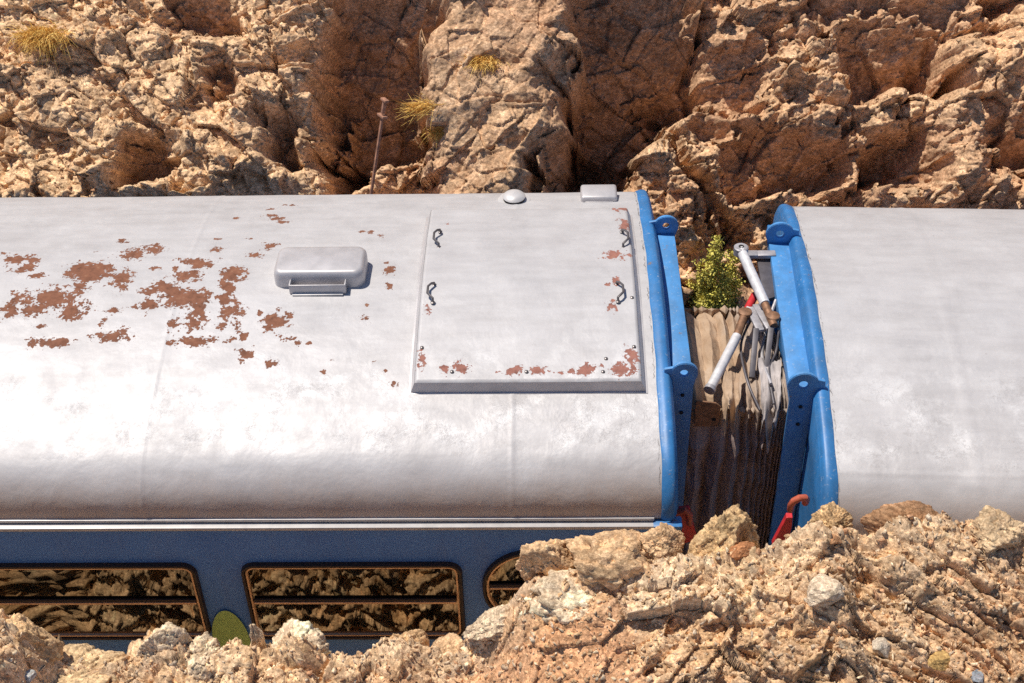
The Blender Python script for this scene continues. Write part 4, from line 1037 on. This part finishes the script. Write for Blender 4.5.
o = scatter("rock_debris", 3200, 9, cf, sel, .006, .05, [(.56, .38, .23), (.50, .30, .17), (.62, .46, .31), (.44, .24, .13)], M['cliff_rock'], 4, .1)
tag(o, "brown rubble lodged on the ledges of the cliff", "rubble")

# ------------------------------------------------------------------ plants
def tuft(px_, py_, L, n_, seed, label, lean=(0, -.3, 1), spread=.7, droop=.5):
    r = np.random.default_rng(seed); c = cliff_hit(px_, py_)
    V, Fc = [], []; ld = np.array(lean)
    for k in range(n_):
        d = ld + r.normal(size=3) * spread * r.uniform(.5, 1.3); d /= np.linalg.norm(d); l = L * r.uniform(.25, 1)
        sd_ = np.cross(d, r.normal(size=3)); sd_ /= np.linalg.norm(sd_); w = .0034
        b0 = r.normal(size=3) * L * np.array([.36, .12, .12]); p = b0; i0 = len(V)
        for s in range(4):
            t = s / 3; q = b0 + d * l * t + np.array([0, 0, -droop * l * t * t]); ww = w * (1 - t * .85)
            V += [q - sd_ * ww, q + sd_ * ww]
        for s in range(3): a = i0 + 2 * s; Fc.append((a, a + 1, a + 3, a + 2))
    o = link("grass_tuft", np_mesh("grass_tuft", np.array(V), np.array(Fc)), M['straw'], None, False)
    o.location = c; return tag(o, label, "grass", "dry grass tufts on the cliff")
tuft(44, 34, .24, 1100, 1, "golden dry grass tuft at the top left of the cliff", (-.3, -.5, .6), .65)
tuft(486, 62, .17, 600, 2, "greenish yellow grass tuft on the upper part of the tall rib", (-.3, -.5, .5), .5)
tuft(428, 108, .21, 260, 3, "straw fans of grass spreading left out of the dark recess", (-1, -.3, .25), .42, .2)
tuft(442, 132, .13, 500, 4, "low golden grass clump at the lower left foot of the tall rib", (-.2, -.5, .4), .7)

# shrub in the gap
sb = at_y(712, 318, 3.50); r = np.random.default_rng(3)
shrub = thing("shrub", "yellow green leafy shrub growing behind the bellows between the coaches", "shrub", tuple(sb))
mb = MB(); tips = []
for (dx, hgt, dy) in ((-.03, .58, 0), (-.05, .52, .03), (.17, .42, .05), (-.15, .36, .0), (.07, .36, -.05), (.19, .28, .0), (-.19, .24, .05), (.03, .26, -.1), (.13, .22, -.1), (-.1, .20, -.1)):
    hgt *= 1.55; dx *= .82; e = Vector((dx, dy, hgt * .85)); b = Vector((dx * .15, 0, -.12)); m_ = b.lerp(e, .5) + Vector((dx * .25, 0, 0)); mb.tube([b, m_, e], [.010, .007, .004], 6)
    for k in range(int(12 + hgt * 22)):
        t = r.uniform(.25, 1.08); q = (b.lerp(m_, t * 2) if t < .5 else m_.lerp(e, (t - .5) * 2)); tips.append(np.array(q) + r.normal(size=3) * .034 * (1.35 - t * .75))
mb.build("stem", M['twig'], shrub)
V, Fc = [], []
for c in tips:
    for k in range(46):
        q = c + r.normal(size=3) * .021; d = r.normal(size=3) + np.array([0, -.2, .6]); d /= np.linalg.norm(d); s_ = np.cross(d, r.normal(size=3)); s_ /= np.linalg.norm(s_)
        l, w = r.uniform(.015, .028), r.uniform(.005, .010); i = len(V)
        V += [q, q + d * l * .5 + s_ * w, q + d * l, q + d * l * .5 - s_ * w]; Fc.append((i, i + 1, i + 2, i + 3))
link("foliage", np_mesh("foliage", np.array(V), np.array(Fc)), M['shrub'], shrub, False)

# iron stake with a T-shaped head
s0, s1 = Vector(at_y(368, 215, 3.85)), None
s1 = Vector(at_y(385, 99, 4.0)); stake = thing("iron_stake", "leaning rusty iron rail stake with a T shaped head before the cliff", "stake", tuple(s0))
v = s1 - s0; mb = MB()
n_ = v.normalized(); rot = n_.to_track_quat('Z', 'Y').to_matrix(); r2 = rot
mb.box(v * .40 - v * .25, (.021, .021, v.length * 1.4), rot); mb.build("post", M['stake'], stake, .004)
mb = MB(); mb.box(v * .86, (.085, .05, .02), rot); mb.box(v * .93, (.022, .03, .10), rot); mb.box(v * .99, (.07, .04, .02), rot); mb.build("stake_head", M['stake'], stake, .003)
